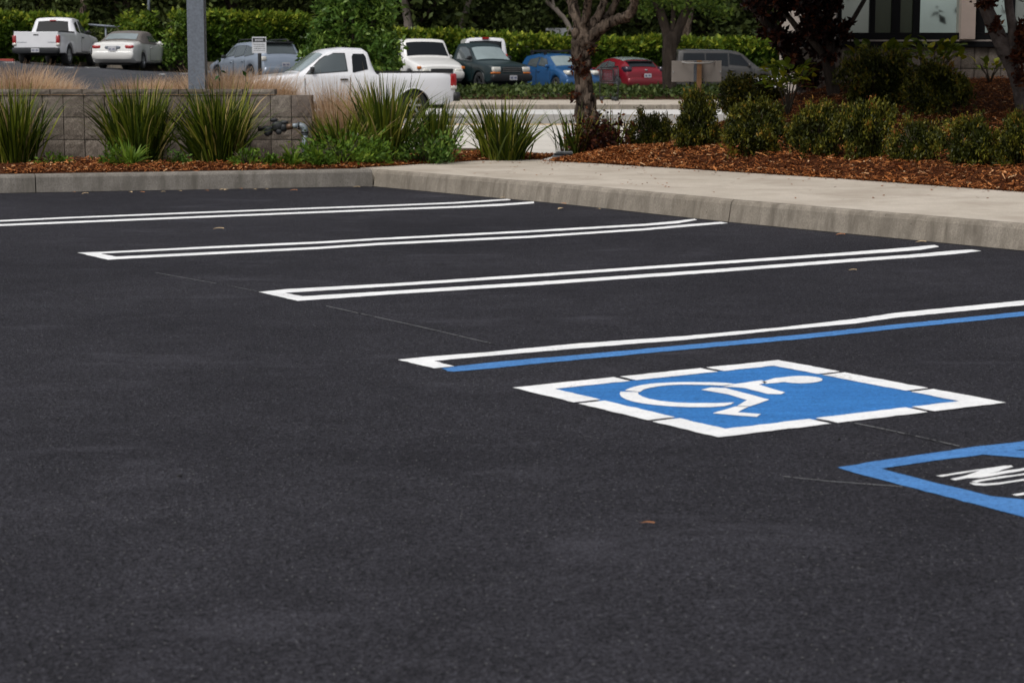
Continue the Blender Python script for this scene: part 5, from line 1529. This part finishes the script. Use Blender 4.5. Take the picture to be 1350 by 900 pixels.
def pickup(name, label, loc, rz, paint, L, W, top, belt, wheels, R, g, s_cab, rail, winA, winB, cowl, roof0, backw, bumper, rearbumper, extended=True, glassA='glass_mid', glassB='glass_dark', scale=1.0, tail=True):
    c = Car(name, label, 'pickup truck', loc, rz, L, W, top, belt, wheels, R, g, paint, s_end=s_cab, cabin=(cowl - .15, roof0, s_cab - .15, s_cab + .2), roofw=.78, scale=scale)
    c.body(); c.chassis(); c.wheels(paint is M['green'])
    # bed
    for sd_ in (-1, 1):
        S = [s_cab + .03] + [x for x in np.arange(s_cab + .12, L - .12, .1)] + [L - .10, L - .04]
        for w_ in wheels[1:]:
            S += [w_ + c.Ra * math.sin(k * PI / 16) for k in range(-8, 9)] + [w_ - c.Ra - .004, w_ + c.Ra + .004]
        S = sorted(x for x in S if s_cab + .02 < x < L - .03); S = [v for i, v in enumerate(S) if i == 0 or v - S[i - 1] > .003]
        vs = []; K = 8
        for x in S:
            zb = c.zb(x); h = c.halfw(x); zz = rail
            fl = .035 * max(0, 1 - abs(x - wheels[1]) / .8)      # flared over the wheel
            ring = [(h * .90, zb), (h * .985 + fl, zb + .02), (h + fl, zb + (zz - zb) * .35), (h + fl * .4, zz - .14), (h * .985, zz - .03), (h * .965, zz), (h * .965 - .07, zz), (h * .965 - .07, max(.62, zb + .02) if zb < .62 else zb + .01)]
            vs += [(c.X(x), sd_ * y, z) for y, z in ring]
        fs = []
        for i in range(len(S) - 1):
            for j in range(K):
                a = i * K + j; b = i * K + (j + 1) % K; fs.append((a, b, b + K, a + K))
        fs.append(tuple(range(K))); fs.append(tuple(range((len(S) - 1) * K, len(S) * K)))
        bm = bmesh.new(); V = [bm.verts.new(v) for v in vs]
        for f in fs: bm.faces.new([V[i] for i in f])
        bmesh.ops.recalc_face_normals(bm, faces=bm.faces[:])
        for f in bm.faces: f.smooth = True
        me = bpy.data.meshes.new('bed_side'); bm.to_mesh(me); bm.free()
        link('bed_side', me, paint, c.root); me.set_sharp_from_angle(angle=math.radians(38))
        mb = MB(); mb.box(c.X(L - .10), c.X(s_cab + .05), sd_ * (W / 2 * .965 - .04) - .042, sd_ * (W / 2 * .965 - .04) + .042, rail + .002, rail + .052, None, .008); mb.build('bed_rail', M['black'], c.root)
    hb = W / 2 * .965 - .075
    MB().box(c.X(L - .06), c.X(s_cab + .04), -hb, hb, .60, .66).build('bed_floor', M['black'], c.root)
    MB().box(c.X(s_cab + .08), c.X(s_cab + .04), -hb, hb, .66, rail).build('bed_headboard', M['black'], c.root)
    tg = MB().box(c.X(L - .035), c.X(L - .09), -hb * 1.02, hb * 1.02, .62, rail + .01, None, .012).build('tailgate', paint, c.root)
    MB().box(c.X(L - .028), c.X(L - .036), -.10, .10, rail - .13, rail - .085).build('handle', M['black'], tg)
    if extended:
        mb = MB()
        for k, (y0, n_) in enumerate(((hb * .45, 9), (-hb * .93, 8))):     # raised lettering strips, too small to read
            for q in range(n_): mb.box(c.X(L - .029), c.X(L - .036), y0 + q * .042, y0 + q * .042 + .026, rail - .40, rail - .375)
        mb.build('badge', M['galv'], tg)
    # rear bumper, lights
    mb = MB(); mb.ell((c.X(L - .0), 0, .56), (.10, W / 2 * .97, .115), .22, 20, 8); mb.build('rear_bumper', M[rearbumper], c.root)
    c.plate(L + .105, .57, False)
    for sd_ in (-1, 1):
        tl = MB(); tl.ell((c.X(L - .09), sd_ * (W / 2 * .93 - .035), .93), (.085, .075, .20), .35, 12, 8); o = tl.build('taillight', M['red_lens'], c.root)
        MB().ell((c.X(L - .087), sd_ * (W / 2 * .93 - .035), .79), (.088, .078, .055), .35, 10, 6).build('reversing_lens', M['clear_lens'], o)
    # glazing
    c.side_patch('window', winA, M[glassA]); 
    if winB: c.side_patch('window', winB, M[glassB])
    c.side_patch('window_surround', [(winA[0][0] - .05, winA[0][1] - .02)] + [(p[0] + (.02 if p[0] > (winA[0][0] + winA[1][0]) / 2 else -.02), p[1] + (.02 if p[1] > winA[0][1] + .1 else -.02)) for p in winA[1:]], M['black'], (-1, 1), .004)
    c.top_patch('windshield', cowl + .04, roof0 - .05, .93, .88, M['glass_sky'])
    c.top_patch('rear_window', backw[0], backw[1], .80, .86, M['glass_dark'])
    mb = MB(); mb.box(c.X(s_cab - .18), c.X(s_cab - .14), -.12, .12, c.ztop(s_cab - .2) - .0, c.ztop(s_cab - .2) + .045); mb.build('brake_light', M['red_lens'], c.root)
    c.mirror(winA[0][0] + .12, winA[0][1] + .10, M['black'])
    # wheel arch lips and a fuel flap on the flanks
    for sd_ in (-1, 1):
        for w_ in wheels:
            pts_ = []
            for k in range(0, 13):
                an = PI * (.04 + .92 * k / 12); x_ = w_ + (c.Ra + .012) * math.cos(an); z_ = R - .02 + (c.Ra + .012) * math.sin(an)
                fl = .035 * max(0, 1 - abs(x_ - wheels[1]) / .8) if w_ == wheels[1] else 0
                pts_.append((c.X(x_), sd_ * (c.halfw(x_) * .995 + fl), z_))
            MB().tube(pts_, .016, 6).build('arch_lip', paint, c.root)
    if extended:
        x_ = s_cab + .38; y_ = c.halfw(x_) + .012
        fd = MB().box(c.X(x_ + .07), c.X(x_ - .07), y_ - .02, y_ + .004, rail - .34, rail - .20, None, .004).build('fuel_flap', paint, c.root)
    c.door(winA[0][0] - .06, winA[1][0] + .05, hx=winA[1][0] - .1)
    # front end
    c.box('headlight', .10, W / 2 * .70, .78, .22, .34, .17, M['clear_lens'], .35, True)
    c.box('turn_signal', .09, W / 2 * .72, .675, .21, .36, .05, M['amber'], .35, True)
    gr_ = c.box('grille', .035, 0, .78, .08, W * .44, .17, M['black'], .25)
    for k in range(3): MB().box(c.X(-.012), c.X(.03), -W * .215, W * .215, .715 + k * .055, .727 + k * .055).build('grille_bar', M['chrome'], gr_)
    mb = MB(); mb.ell((c.X(.02), 0, .53), (.11, W / 2 * .95, .11), .22, 20, 8); mb.build('front_bumper', M[bumper], c.root)
    c.plate(-.097, .53, True)
    return c
TOPP = [(0, .70), (.04, .88), (.12, .97), (.6, 1.06), (1.33, 1.14), (1.98, 1.62), (2.12, 1.69), (2.5, 1.74), (2.95, 1.725), (3.06, 1.66), (3.26, 1.12)]
BELT = [(0, .84), (.3, .97), (1.3, 1.08), (3.3, 1.12), (5.3, 1.14)]
def ground_pt(px, D): 
    x = (px - CX) / F * D; return x, D, T(x, D)
# white pickup driving on the street, facing left
wx, wy, wz = ground_pt(462, 49.0)
pickup('pickup_truck', 'white extended cab pickup on the street facing left, behind the tan grasses', (wx - .14, wy, -.165), math.radians(180 + 21), M['white_a'], 5.30, 1.86, TOPP, BELT, [.93, 4.17], .36, .36, 3.28, 1.135,
       [(1.50, 1.12), (2.50, 1.13), (2.46, 1.60), (2.16, 1.60), (1.92, 1.50)], [(2.63, 1.15), (3.03, 1.16), (2.99, 1.57), (2.95, 1.60), (2.68, 1.60), (2.64, 1.56)], 1.33, 2.0, (3.08, 3.2), 'white_a', 'black')
# white pickup parked far left, seen from behind
px_, D_ = 62, 76.0
x_, y_, z_ = (px_ - CX) / F * D_, D_, 0
pickup('pickup_truck', 'white extended cab pickup parked at far left, its tailgate toward the camera', (-17.72, 77.9, 1.24), math.radians(90 - 5), M['white_a'], 5.25, 1.88, [(a, b + .10 if b > .9 else b + .06) for a, b in TOPP], [(a, b + .10) for a, b in BELT], [.95, 4.12], .41, .46, 3.28, 1.25,
       [(1.50, 1.22), (2.50, 1.23), (2.46, 1.70), (2.16, 1.70), (1.92, 1.60)], [(2.63, 1.25), (3.03, 1.26), (2.99, 1.67), (2.68, 1.70)], 1.33, 2.0, (3.085, 3.24), 'white_a', 'cast')
# dark green pickup
TG = [(0, .66), (.04, .84), (.12, .92), (.6, .99), (1.2, 1.06), (1.78, 1.50), (1.92, 1.58), (2.2, 1.62), (2.55, 1.61), (2.66, 1.53), (2.82, 1.06)]
pickup('pickup_truck', 'dark green regular cab pickup parked facing the camera, orange marker lights and pale headlights', (-1.28, 70.6, .22), math.radians(-90 + 33), M['green'], 4.85, 1.76, TG, [(0, .8), (.3, .92), (1.2, 1.0), (4.9, 1.04)], [.85, 3.75], .36, .36, 2.84, 1.06,
       [(1.38, 1.05), (2.42, 1.06), (2.38, 1.50), (2.0, 1.50), (1.78, 1.42)], None, 1.2, 1.8, (2.68, 2.8), 'black', 'black', False).root.scale = (.97, .97, 1.10)

def car_generic(name, label, cat, loc, rz, paint, L, W, top, belt, wheels, R, g, cabin, wins, cowl, roof0, rear, lights='red_lens', tl=None, hl=None, gA='glass_mid', roofw=.74, grille=True, soft=False, rearmat='glass_dark', wsmat='glass_sky', doors=(), bump='paint', hoodw=.9):
    c = Car(name, label, cat, loc, rz, L, W, top, belt, wheels, R, g, paint, cabin=cabin, roofw=roofw, hoodw=hoodw)
    c.body(); c.chassis(); c.wheels()
    if soft:
        x0, x1 = soft
        # canvas roof wraps the whole cabin above the belt
        vs = []; fs = []; rows = 26
        for r in range(rows + 1):
            x = x0 + (x1 - x0) * r / rows; h = c.half(x)[5:]
            ring = [(-(y + .012), z + .012) for y, z in h][:-1] + [(0, h[-1][1] + .014)] + [((y + .012), z + .012) for y, z in h[::-1][1:]]
            k_ = len(ring); vs += [(c.X(x), y, z) for y, z in ring]
        for r in range(rows):
            for j in range(k_ - 1):
                a = r * k_ + j; fs.append((a, a + 1, a + k_ + 1, a + k_))
        mb = MB(); mb.add(vs, fs, True); mb.build('soft_top', M['soft_top'], c.root)
    for w_ in wins: c.side_patch('window', w_, M[gA], off_=.02 if soft else .008)
    if wins and not soft:
        xs = [p[0] for w_ in wins for p in w_]; 
        w0 = wins[0]; wl = wins[-1]
        for w_ in wins:
            cx_ = sum(p[0] for p in w_) / len(w_); cz_ = sum(p[1] for p in w_) / len(w_)
            c.side_patch('window_surround', [(cx_ + (p[0] - cx_) * 1.07, cz_ + (p[1] - cz_) * 1.09) for p in w_], M['black'], off_=.004)
    c.top_patch('windshield', cowl + .03, roof0 - .06, .92, .86, M[wsmat], rows=8)
    if rear: c.top_patch('rear_window', rear[0], rear[1], .82, .82, M[rearmat], off_=.03 if soft else .012)
    for d in doors: c.door(*d)
    if wins: c.mirror(cowl + .38, c.zbelt(cowl + .4) + .09, paint if paint is not M['silver'] else M['black'])
    if hl: 
        for (x, y, z, dx, dy, dz) in hl: c.box('headlight', x, y, z, dx, dy, dz, M['clear_lens'], .6, True)
    if tl:
        for (x, y, z, dx, dy, dz) in tl: c.box('taillight', x, y, z, dx, dy, dz, M[lights], .5, True)
    mb = MB(); mb.ell((c.X(.05), 0, g + .22), (.10, W / 2 * .90, .13), .3, 20, 8); mb.build('front_bumper', paint, c.root)
    mb = MB(); mb.ell((c.X(L - .05), 0, g + .28), (.12, W / 2 * .92, .16), .3, 20, 8); mb.build('rear_bumper', paint, c.root)
    if grille: c.box('grille', .03, 0, g + .38, .08, W * .45, .10, M['black'], .3)
    c.plate(L + .075, g + .52, False); c.plate(-.06, g + .25, True)
    return c
# white convertible with its canvas roof up
c = car_generic('convertible_car', 'off-white convertible with taupe canvas roof up, parked right of the far left pickup', 'convertible', (-14.95, 78.6, 1.12), math.radians(90 - 7), M['cream'], 4.85, 1.79,
    [(0, .52), (.08, .70), (.5, .82), (1.35, .97), (2.05, 1.36), (2.3, 1.43), (2.9, 1.44), (3.35, 1.34), (3.95, 1.06), (4.1, 1.03), (4.65, 1.0), (4.8, .92), (4.85, .7)], [(0, .62), (1.3, .9), (4.1, .96), (4.85, .86)], [.95, 3.72], .325, .22,
    (1.2, 2.05, 3.2, 4.1), [[(1.72, .97), (2.95, .98), (2.90, 1.30), (2.2, 1.32)]], 1.35, 2.05, (3.40, 3.88), tl=[(4.74, .64, .82, .22, .36, .15)], soft=(2.02, 4.0), rearmat='glass_soft', doors=((1.5, 2.95),), roofw=.76)
c.box('licence_recess', 4.82, 0, .80, .09, .62, .13, M['galv'], .4); c.plate(4.88, .79, False)
# silver wagon
c = car_generic('wagon_car', 'silver blue wagon parked behind the small black and white sign', 'wagon', (-9.35, 72.8, .52), math.radians(90 + 34), M['silver'], 4.60, 1.82,
    [(0, .55), (.08, .74), (.9, .96), (1.15, 1.0), (1.85, 1.44), (2.15, 1.53), (3.0, 1.56), (3.9, 1.52), (4.02, 1.48), (4.40, 1.06), (4.5, .98), (4.6, .6)], [(0, .68), (1.1, .93), (4.4, 1.02), (4.6, .9)], [.9, 3.6], .34, .22,
    (1.0, 1.85, 3.9, 4.5), [[(1.45, 1.0), (2.25, 1.01), (2.25, 1.41), (1.98, 1.40)], [(2.33, 1.01), (3.05, 1.02), (3.05, 1.41), (2.33, 1.41)], [(3.13, 1.03), (3.85, 1.07), (3.6, 1.34), (3.13, 1.40)]], 1.15, 1.85, (4.04, 4.36), tl=[(4.45, .78, .94, .2, .2, .18)], lights='clear_lens', rearmat='glass_mid', doors=((1.25, 2.28), (2.34, 3.2)), roofw=.76)
c.box('spoiler', 4.02, 0, 1.52, .30, 1.26, .06, M['black'], .4)
for sd_ in (-1, 1): MB().tube([(c.X(2.1), sd_ * .58, 1.58), (c.X(2.3), sd_ * .58, 1.63), (c.X(3.6), sd_ * .58, 1.64), (c.X(3.8), sd_ * .58, 1.58)], .022, 8).build('roof_rail', M['black'], c.root)
# boxy white off-roader behind the bush
c = car_generic('offroad_car', 'boxy white off-road vehicle facing the camera, half hidden by the big bush', 'off-road vehicle', (-3.32, 70.8, .36), math.radians(-90 + 25), M['cream'], 4.1, 1.72,
    [(0, .60), (.04, .78), (.12, .84), (.6, .98), (1.2, 1.12), (1.55, 1.66), (1.65, 1.72), (3.9, 1.76), (4.0, 1.7), (4.1, .9)], [(0, .7), (.6, .90), (1.2, 1.04), (4.1, 1.08)], [.7, 3.2], .33, .30,
    (1.1, 1.55, 3.9, 4.1), [[(1.55, 1.12), (2.3, 1.12), (2.3, 1.56), (1.7, 1.56)], [(2.4, 1.12), (3.8, 1.12), (3.75, 1.56), (2.4, 1.56)]], 1.2, 1.58, None, hl=[(.03, .55, .64, .12, .2, .18)], roofw=.86, wsmat='glass_dark', hoodw=.92)
c.root.scale = (1.05, 1.10, 1.03)
c.box('turn_signal', .10, .74, .76, .16, .12, .10, M['amber'], .4, True)
MB().box(c.X(1.24), c.X(1.28), -.6, .6, 1.17, 1.19).build('wiper', M['black'], c.root)
# white van tail behind the green pickup
c = car_generic('van_car', 'white van roof with brake light showing just behind the green pickup cab', 'van', (-1.22, 77.6, .27), math.radians(90 + 6), M['white_a'], 4.6, 1.8,
    [(0, .7), (.1, .95), (.9, 1.1), (1.7, 1.85), (2.0, 2.0), (4.2, 2.0), (4.36, 1.93), (4.5, 1.1), (4.6, .7)], [(0, .8), (1, 1.05), (4.6, 1.1)], [.85, 3.7], .33, .22,
    (.9, 1.8, 4.2, 4.5), [[(1.6, 1.15), (2.5, 1.15), (2.5, 1.7), (1.9, 1.7)], [(2.6, 1.15), (4.1, 1.15), (4.05, 1.7), (2.6, 1.7)]], .95, 1.8, (4.37, 4.47), tl=[(4.5, .78, 1.2, .12, .12, .4)], roofw=.82)
MB().box(c.X(4.42), c.X(4.30), -.13, .13, 1.955, 2.03).build('brake_light', M['red_lens'], c.root)
# blue hatchback
c = car_generic('hatchback_car', 'blue hatchback with black roof rack facing the camera, partly behind the grey trunk', 'hatchback', (1.78, 77.0, .19), math.radians(-90 + 29), M['blue'], 3.85, 1.70,
    [(0, .50), (.06, .70), (.35, .86), (.85, .99), (1.62, 1.41), (1.85, 1.48), (2.6, 1.51), (3.3, 1.44), (3.42, 1.38), (3.68, 1.02), (3.8, .9), (3.85, .5)], [(0, .66), (.8, .92), (3.7, 1.02), (3.85, .9)], [.72, 3.2], .31, .2,
    (.75, 1.65, 3.3, 3.7), [[(1.32, .99), (2.10, 1.0), (2.10, 1.37), (1.74, 1.36)], [(2.20, 1.0), (2.95, 1.02), (2.85, 1.34), (2.20, 1.37)]], .9, 1.65, (3.44, 3.66), hl=[(.26, .57, .77, .56, .32, .21)], doors=((1.1, 2.12), (2.18, 3.0)), tl=[(3.74, .72, .95, .15, .14, .3)])
for x in (1.95, 2.95):
    rk = MB().box(c.X(x) - .035, c.X(x) + .035, -.66, .66, 1.565, 1.60, None, .008).build('roof_rack_bar', M['black'], c.root)
    for sd_ in (-1, 1): MB().box(c.X(x) - .045, c.X(x) + .045, sd_ * .56 - .05, sd_ * .56 + .05, 1.46, 1.57, None, .01).build('foot', M['black'], rk)
mb = MB().box(c.X(3.2), c.X(1.75), -.50, -.44, 1.602, 1.65, None, .01); mb.box(c.X(3.2), c.X(1.75), .44, .50, 1.602, 1.65, None, .01); mb.build('roof_rack_tray', M['black'], c.root)
# red hatchback
c = car_generic('hatchback_car', 'crimson sporty hatchback seen from behind, between grey trunk and dark trunk', 'hatchback', (4.30, 78.6, .14), math.radians(90 + 25), M['red'], 4.22, 1.82,
    [(0, .46), (.06, .64), (.8, .84), (1.0, .88), (1.75, 1.29), (2.1, 1.39), (2.6, 1.42), (3.2, 1.36), (3.55, 1.27), (3.62, 1.22), (3.95, 1.02), (4.1, .96), (4.18, .85), (4.22, .5)], [(0, .6), (.9, .85), (3.2, 1.02), (4.22, .98)], [.85, 3.45], .33, .2,
    (.9, 1.8, 3.3, 4.0), [[(1.42, .93), (2.35, .96), (2.35, 1.29), (1.85, 1.28)], [(2.43, .97), (3.15, 1.05), (2.95, 1.22), (2.43, 1.29)]], 1.0, 1.8, (3.64, 3.93), tl=[(3.93, .74, .95, .50, .30, .24)], lights='dark_lens', doors=((1.2, 2.38),), roofw=.72)
c.box('spoiler', 3.60, 0, 1.265, .22, 1.18, .05, M['black'], .4)
c.top_patch('roof_reflection', 1.95, 3.42, .95, .95, M['glass_sky'], .012)  # bright patch put over the roof for its sky reflection
c.box('lower_bumper', 4.19, 0, .36, .10, 1.2, .16, M['black'], .4)
c.box('emblem', 4.17, 0, .93, .05, .12, .06, M['chrome'], .8)
# pewter SUV, side on
c = car_generic('suv_car', 'pewter grey boxy SUV seen from its side, behind the blank sign', 'SUV', (at(958, 0, 80.5).x, 80.5, .13), math.radians(8), M['grey'], 4.5, 1.84,
    [(0, .62), (.05, .86), (.25, .96), (.9, 1.04), (1.12, 1.07), (1.72, 1.58), (1.95, 1.68), (2.5, 1.73), (4.2, 1.75), (4.36, 1.70), (4.46, 1.2), (4.5, .6)], [(0, .75), (1.1, 1.03), (4.5, 1.10)], [.85, 3.55], .35, .24,
    (1.0, 1.75, 4.25, 4.5), [[(1.45, 1.09), (2.30, 1.10), (2.30, 1.60), (1.88, 1.58)], [(2.38, 1.10), (3.25, 1.11), (3.25, 1.60), (2.38, 1.60)], [(3.33, 1.11), (4.22, 1.12), (4.15, 1.60), (3.33, 1.60)]], 1.12, 1.75, (4.38, 4.44), hl=[(.1, .68, .82, .2, .3, .18)], tl=[(4.44, .80, 1.1, .12, .14, .4)], doors=((1.3, 2.33), (2.38, 3.3)), gA='glass_dark', roofw=.80)
# silver patch over the SUV roof, its highlight put into the colour
c.top_patch('roof_highlight', 1.85, 4.3, .98, .98, M['silver'], .006)
# white sedan mostly hidden behind the shrubs
car_generic('sedan_car', 'white sedan in the street, only its bonnet showing above the nandina shrubs', 'car', (at(1064, 0, 58.6).x, 56.6, T(8, 56.6) - .06), math.radians(180 + 4), M['white_a'], 4.6, 1.8,
    [(0, .5), (.06, .74), (.25, .88), (.9, 1.02), (1.15, 1.05), (1.85, 1.32), (2.1, 1.38), (3.0, 1.40), (3.5, 1.3), (4.0, 1.08), (4.5, 1.02), (4.6, .6)], [(0, .66), (1.1, .92), (4.6, .95)], [.85, 3.6], .33, .2,
    (1.0, 1.9, 3.2, 4.05), [[(1.5, .97), (2.3, .98), (2.3, 1.28), (2.0, 1.28)], [(2.4, .98), (3.3, 1.0), (3.1, 1.27), (2.4, 1.28)]], 1.15, 1.9, (3.45, 3.95), hl=[(.12, .66, .72, .22, .3, .16)], tl=[(4.5, .7, .9, .15, .3, .16)], doors=((1.3, 2.33), (2.38, 3.3)))
# white box truck beyond the hedge
bt = empty('box_truck', (at(752, 0, 88.5).x, 88.6, .2), 0, 'white box truck roof showing above the hedge left of the grey trunk', 'truck')
MB().box(-1.1, 1.2, -1, 1.2, .55, 2.70, None, .03).build('cargo_box', M['white_a'], bt)
MB().box(-2.6, -1.12, -.9, 1.0, .5, 2.2, None, .12).build('cab', M['white_a'], bt)
for x in (-2.1, .7):
    o = link('wheel', tyre_me, None, bt); o.location = (x, -.85, .4); o.scale = (.4, .38, .4)
    link('rim', rim_me, None, o)
mb = MB().box(-1.9, -1.15, -.3, .3, 2.74, 2.86, None, .02)
o = mb.build('roof_rack', M['black'], None); o.location = (at(742, 0, 88.5).x - .6, 88.6, .13); bpy.data.objects.remove(o)

# ------------------------------------------------------------------ street furniture
pp = at(261, 110, 19.4)
post = empty('steel_post', (pp.x, 19.4, .6), 0, 'galvanised square steel post standing behind the block wall', 'post')
w2 = 10.9 * 19.4 / F
MB().box(-w2, w2, -w2, w2, 0.02, 4.6, None, .008).build('shaft', M['galv'], post)
MB().box(-w2 - .06, w2 + .06, -w2 - .06, w2 + .06, 0, .02).build('base_plate', M['galv'], post)
MB().box(-w2 - .01, w2 + .01, -w2 - .01, w2 + .01, 4.6, 4.63, None, .004).build('cap', M['galv'], post)

# small regulation sign on a black bollard
DS = 60.0
sp_ = at(342, 60, DS); zg = T(sp_.x, DS)
sg = empty('parking_sign', (sp_.x, DS, zg), 0, 'small white sign with black header on a black post, before the silver wagon', 'sign')
sc_ = DS / F
zt2, zb2 = at(342, 49, DS).z - zg, at(342, 70.5, DS).z - zg
pn = MB().box(-9.3 * sc_, 9.3 * sc_, -.055, -.045, zb2, zt2, None, .003).build('panel', M['sign_white'], sg)
h = zt2 - zb2
MB().box(-8.4 * sc_, 8.4 * sc_, -.058, -.0552, zb2 + h * .68, zb2 + h * .93).build('header', M['black'], pn)
mb = MB()
for k in range(6): mb.box((-5.2 + k * 1.8) * sc_, (-4.2 + k * 1.8) * sc_, -.060, -.0582, zb2 + h * .75, zb2 + h * .86)
mb.build('header_letters', M['sign_white'], pn)
mb = MB()
for r in range(4):
    x = -7.0
    while x < 6.5:
        l = random.uniform(.6, 1.6); mb.box(x * sc_, (x + l) * sc_, -.0575, -.0552, zb2 + h * (.15 + r * .125), zb2 + h * (.19 + r * .125)); x += l + .6
mb.build('text_lines', M['frame_black'], pn)
mb = MB(); mb.tube([(0, 0, 0), (0, 0, zb2 + .04), (0, 0, zb2 + .12)], [.055, .055, .03], 12); mb.tube([(0, 0, zb2 + .1), (0, 0, zt2 - .03)], .018, 8); mb.build('post', M['black'], sg)

# blank board seen from behind, on a wooden post
DN = 25.0
bp_ = at(921, 118, DN); zg = .3
bs = empty('site_sign', (bp_.x, DN, zg), 0, 'blank beige sign board seen from behind on a wooden post, above the shrubs', 'sign')
def rx(px): return at(px, 95, DN).x - bp_.x
def rz_(py): return at(900, py, DN).z - zg
bd = MB().box(rx(885.5), rx(951), -.004, .012, rz_(108.2), rz_(80.3), None, .004).build('board', M['board'], bs)
for px in (887.5, 949.5): MB().ell((rx(px), -.008, rz_(95)), (.008, .006, .012), 1, 8, 6).build('fixing', M['sign_white'], bd)
MB().box(rx(918.2), rx(924.3), -.075, -.008, 0, rz_(80), None, .004).build('post', M['wood'], bs)
MB().box(rx(914.5), rx(918), -.05, -.006, rz_(108), rz_(81), None, .003).build('shade_strip', M['galv'], bs)  # grey strip put in for the column of shade beside the post
MB().tube([(rx(899), -.012, rz_(82)), (rx(905), -.08, rz_(83.4)), (rx(921), -.085, rz_(83.6)), (rx(934), -.08, rz_(83.2)), (rx(941), -.012, rz_(81.8))], .009, 6).build('strap', M['white_plastic'], bs)

# wire cart standing at the far walk
DC = 60.6
cp_ = at(803, 131, DC); zg = .055 + (DC - 58.18) * .022
ct = empty('metal_cart', (cp_.x, DC, zg), 0, 'grey metal wire cart standing by the strip, in front of the crimson hatchback', 'cart')
def cx_(px): return at(px, 100, DC).x - cp_.x
def cz_(py): return at(803, py, DC).z - zg
mb = MB()
for px, y0 in ((791, 0), (815, 0)): mb.tube([(cx_(px), 0, .08 if px < 800 else 0.02), (cx_(px), 0, cz_(89)), ], .02, 8)
mb.tube([(cx_(791), 0, cz_(89)), (cx_(815), 0, cz_(88))], .022, 8)
mb.tube([(cx_(792), .1, cz_(110)), (cx_(814), .1, cz_(110))], .012, 8); mb.tube([(cx_(793), .3, .14), (cx_(812), .3, .14)], .012, 8)
mb.tube([(cx_(791), 0, .14), (cx_(793), .75, .14)], .012, 8); mb.tube([(cx_(815), 0, .14), (cx_(812), .75, .14)], .012, 8)
mb.build('frame', M['cast'], ct)
rr_ = [(793, 92.5), (794.5, 91), (807, 91), (808.6, 92.5), (808.6, 106), (807, 107.3), (794.5, 107.3), (793, 106), (793, 92.5)]
MB().tube([(cx_(a), -.02, cz_(b)) for a, b in rr_], .024, 8).build('seat_frame', M['black'], ct)
mb = MB()
for k in range(13): mb.tube([(cx_(791 + k * 2), .02, cz_(89.5)), (cx_(791 + k * 2), .06, cz_(110))], .006, 4)
for k in range(9): mb.tube([(cx_(791), .02 + k * .004, cz_(89.5 + k * 2.5)), (cx_(815), .02 + k * .004, cz_(89.5 + k * 2.5))], .006, 4)
mb.build('wire_basket', M['galv'], ct)
for (px, y0) in ((793, 0), (812, 0), (795, .7), (810, .7)):
    o = MB().lathe([(0, -.012), (.055, -.012), (.06, 0), (.055, .012), (0, .012)], 14).build('wheel', M['cast'], ct); o.location = (cx_(px), y0, .07)

# black valve assembly with grey pipe at the wall
DV = 18.32
vp = at(402, 210, DV)
va = empty('backflow_valve', (vp.x, DV, .15), 0, 'black iron valve with grey galvanised pipe in front of the block wall end', 'valve')
def vr(px, py, dy=0): p = at(px, py, DV); return Vector((p.x - vp.x, dy, p.z - .15))
sv = DV / F
MB().tube([vr(402, 210), vr(402, 172)], 3.9 * sv, 14).build('pipe', M['pipe'], va)
MB().tube(dense([vr(402, 178), vr(402, 170), vr(399, 166.5), vr(392, 166)], 4), 4.5 * sv, 14).build('elbow', M['pipe'], va)
mb = MB(); mb.tube([vr(393, 166), vr(384, 166.5)], 3.4 * sv, 14); mb.build('pipe', M['pipe'], va)
for px, py, r, hor in ((394, 166, 5.0, 1), (402, 174.5, 5.0, 0), (402, 192, 4.8, 0)):
    MB().tube([vr(px - (1.2 if hor else 0), py + (0 if hor else 1.2)), vr(px + (1.2 if hor else 0), py - (0 if hor else 1.2))], r * sv, 14).build('coupling', M['cast'], va)
MB().tube([vr(386, 166.5), vr(378, 167.3)], 4.2 * sv, 12).build('union', M['brass'], va)
mb = MB(); mb.ell(vr(366, 167), (8 * sv, 6 * sv, 7.5 * sv), .8, 14, 10); mb.ell(vr(373, 168.5), (6 * sv, 5 * sv, 5.5 * sv), .8, 12, 8); mb.tube([vr(380, 167.5), vr(340, 170)], 3.2 * sv, 10)
mb.ell(vr(354, 172.5), (5.5 * sv, 6 * sv, 6 * sv), .6, 12, 8); mb.tube([vr(366, 160), vr(366, 175)], 3.2 * sv, 10); mb.build('body', M['cast'], va)
for (px, py) in ((361, 158.5), (375, 161.5)):
    mb = MB(); mb.tube([vr(px, py + 6), vr(px, py)], 1.3 * sv, 8); mb.ell(vr(px, py), (5 * sv, 3.2 * sv, 2.6 * sv), .6, 12, 6); mb.build('handle', M['cast'], va)
mb = MB(); mb.ell(vr(353, 175, -.03), (4.5 * sv, 2 * sv, 4.5 * sv), .9, 14, 8); mb.ell(vr(368, 174, -.03), (4 * sv, 2 * sv, 3.6 * sv), .9, 14, 8); mb.build('test_cap', M['cast'], va)

# low stone utility box beside the tree
up_ = at(742, 207, 19.6)
ub = empty('utility_box', (up_.x, 19.6, .14), -.05, 'low grey utility box with dark lid beside the base of the grey trunk', 'utility box')
MB().box(-.10, .09, -.08, .12, 0, .05, None, .008).build('box', M['stone'], ub)
MB().box(-.085, .10, -.085, .10, .052, .065, None, .004).build('lid', M['cast'], ub)
MB().box(-.06, .095, -.06, .08, .067, .082, None, .004).build('lid_plate', M['stone'], ub)
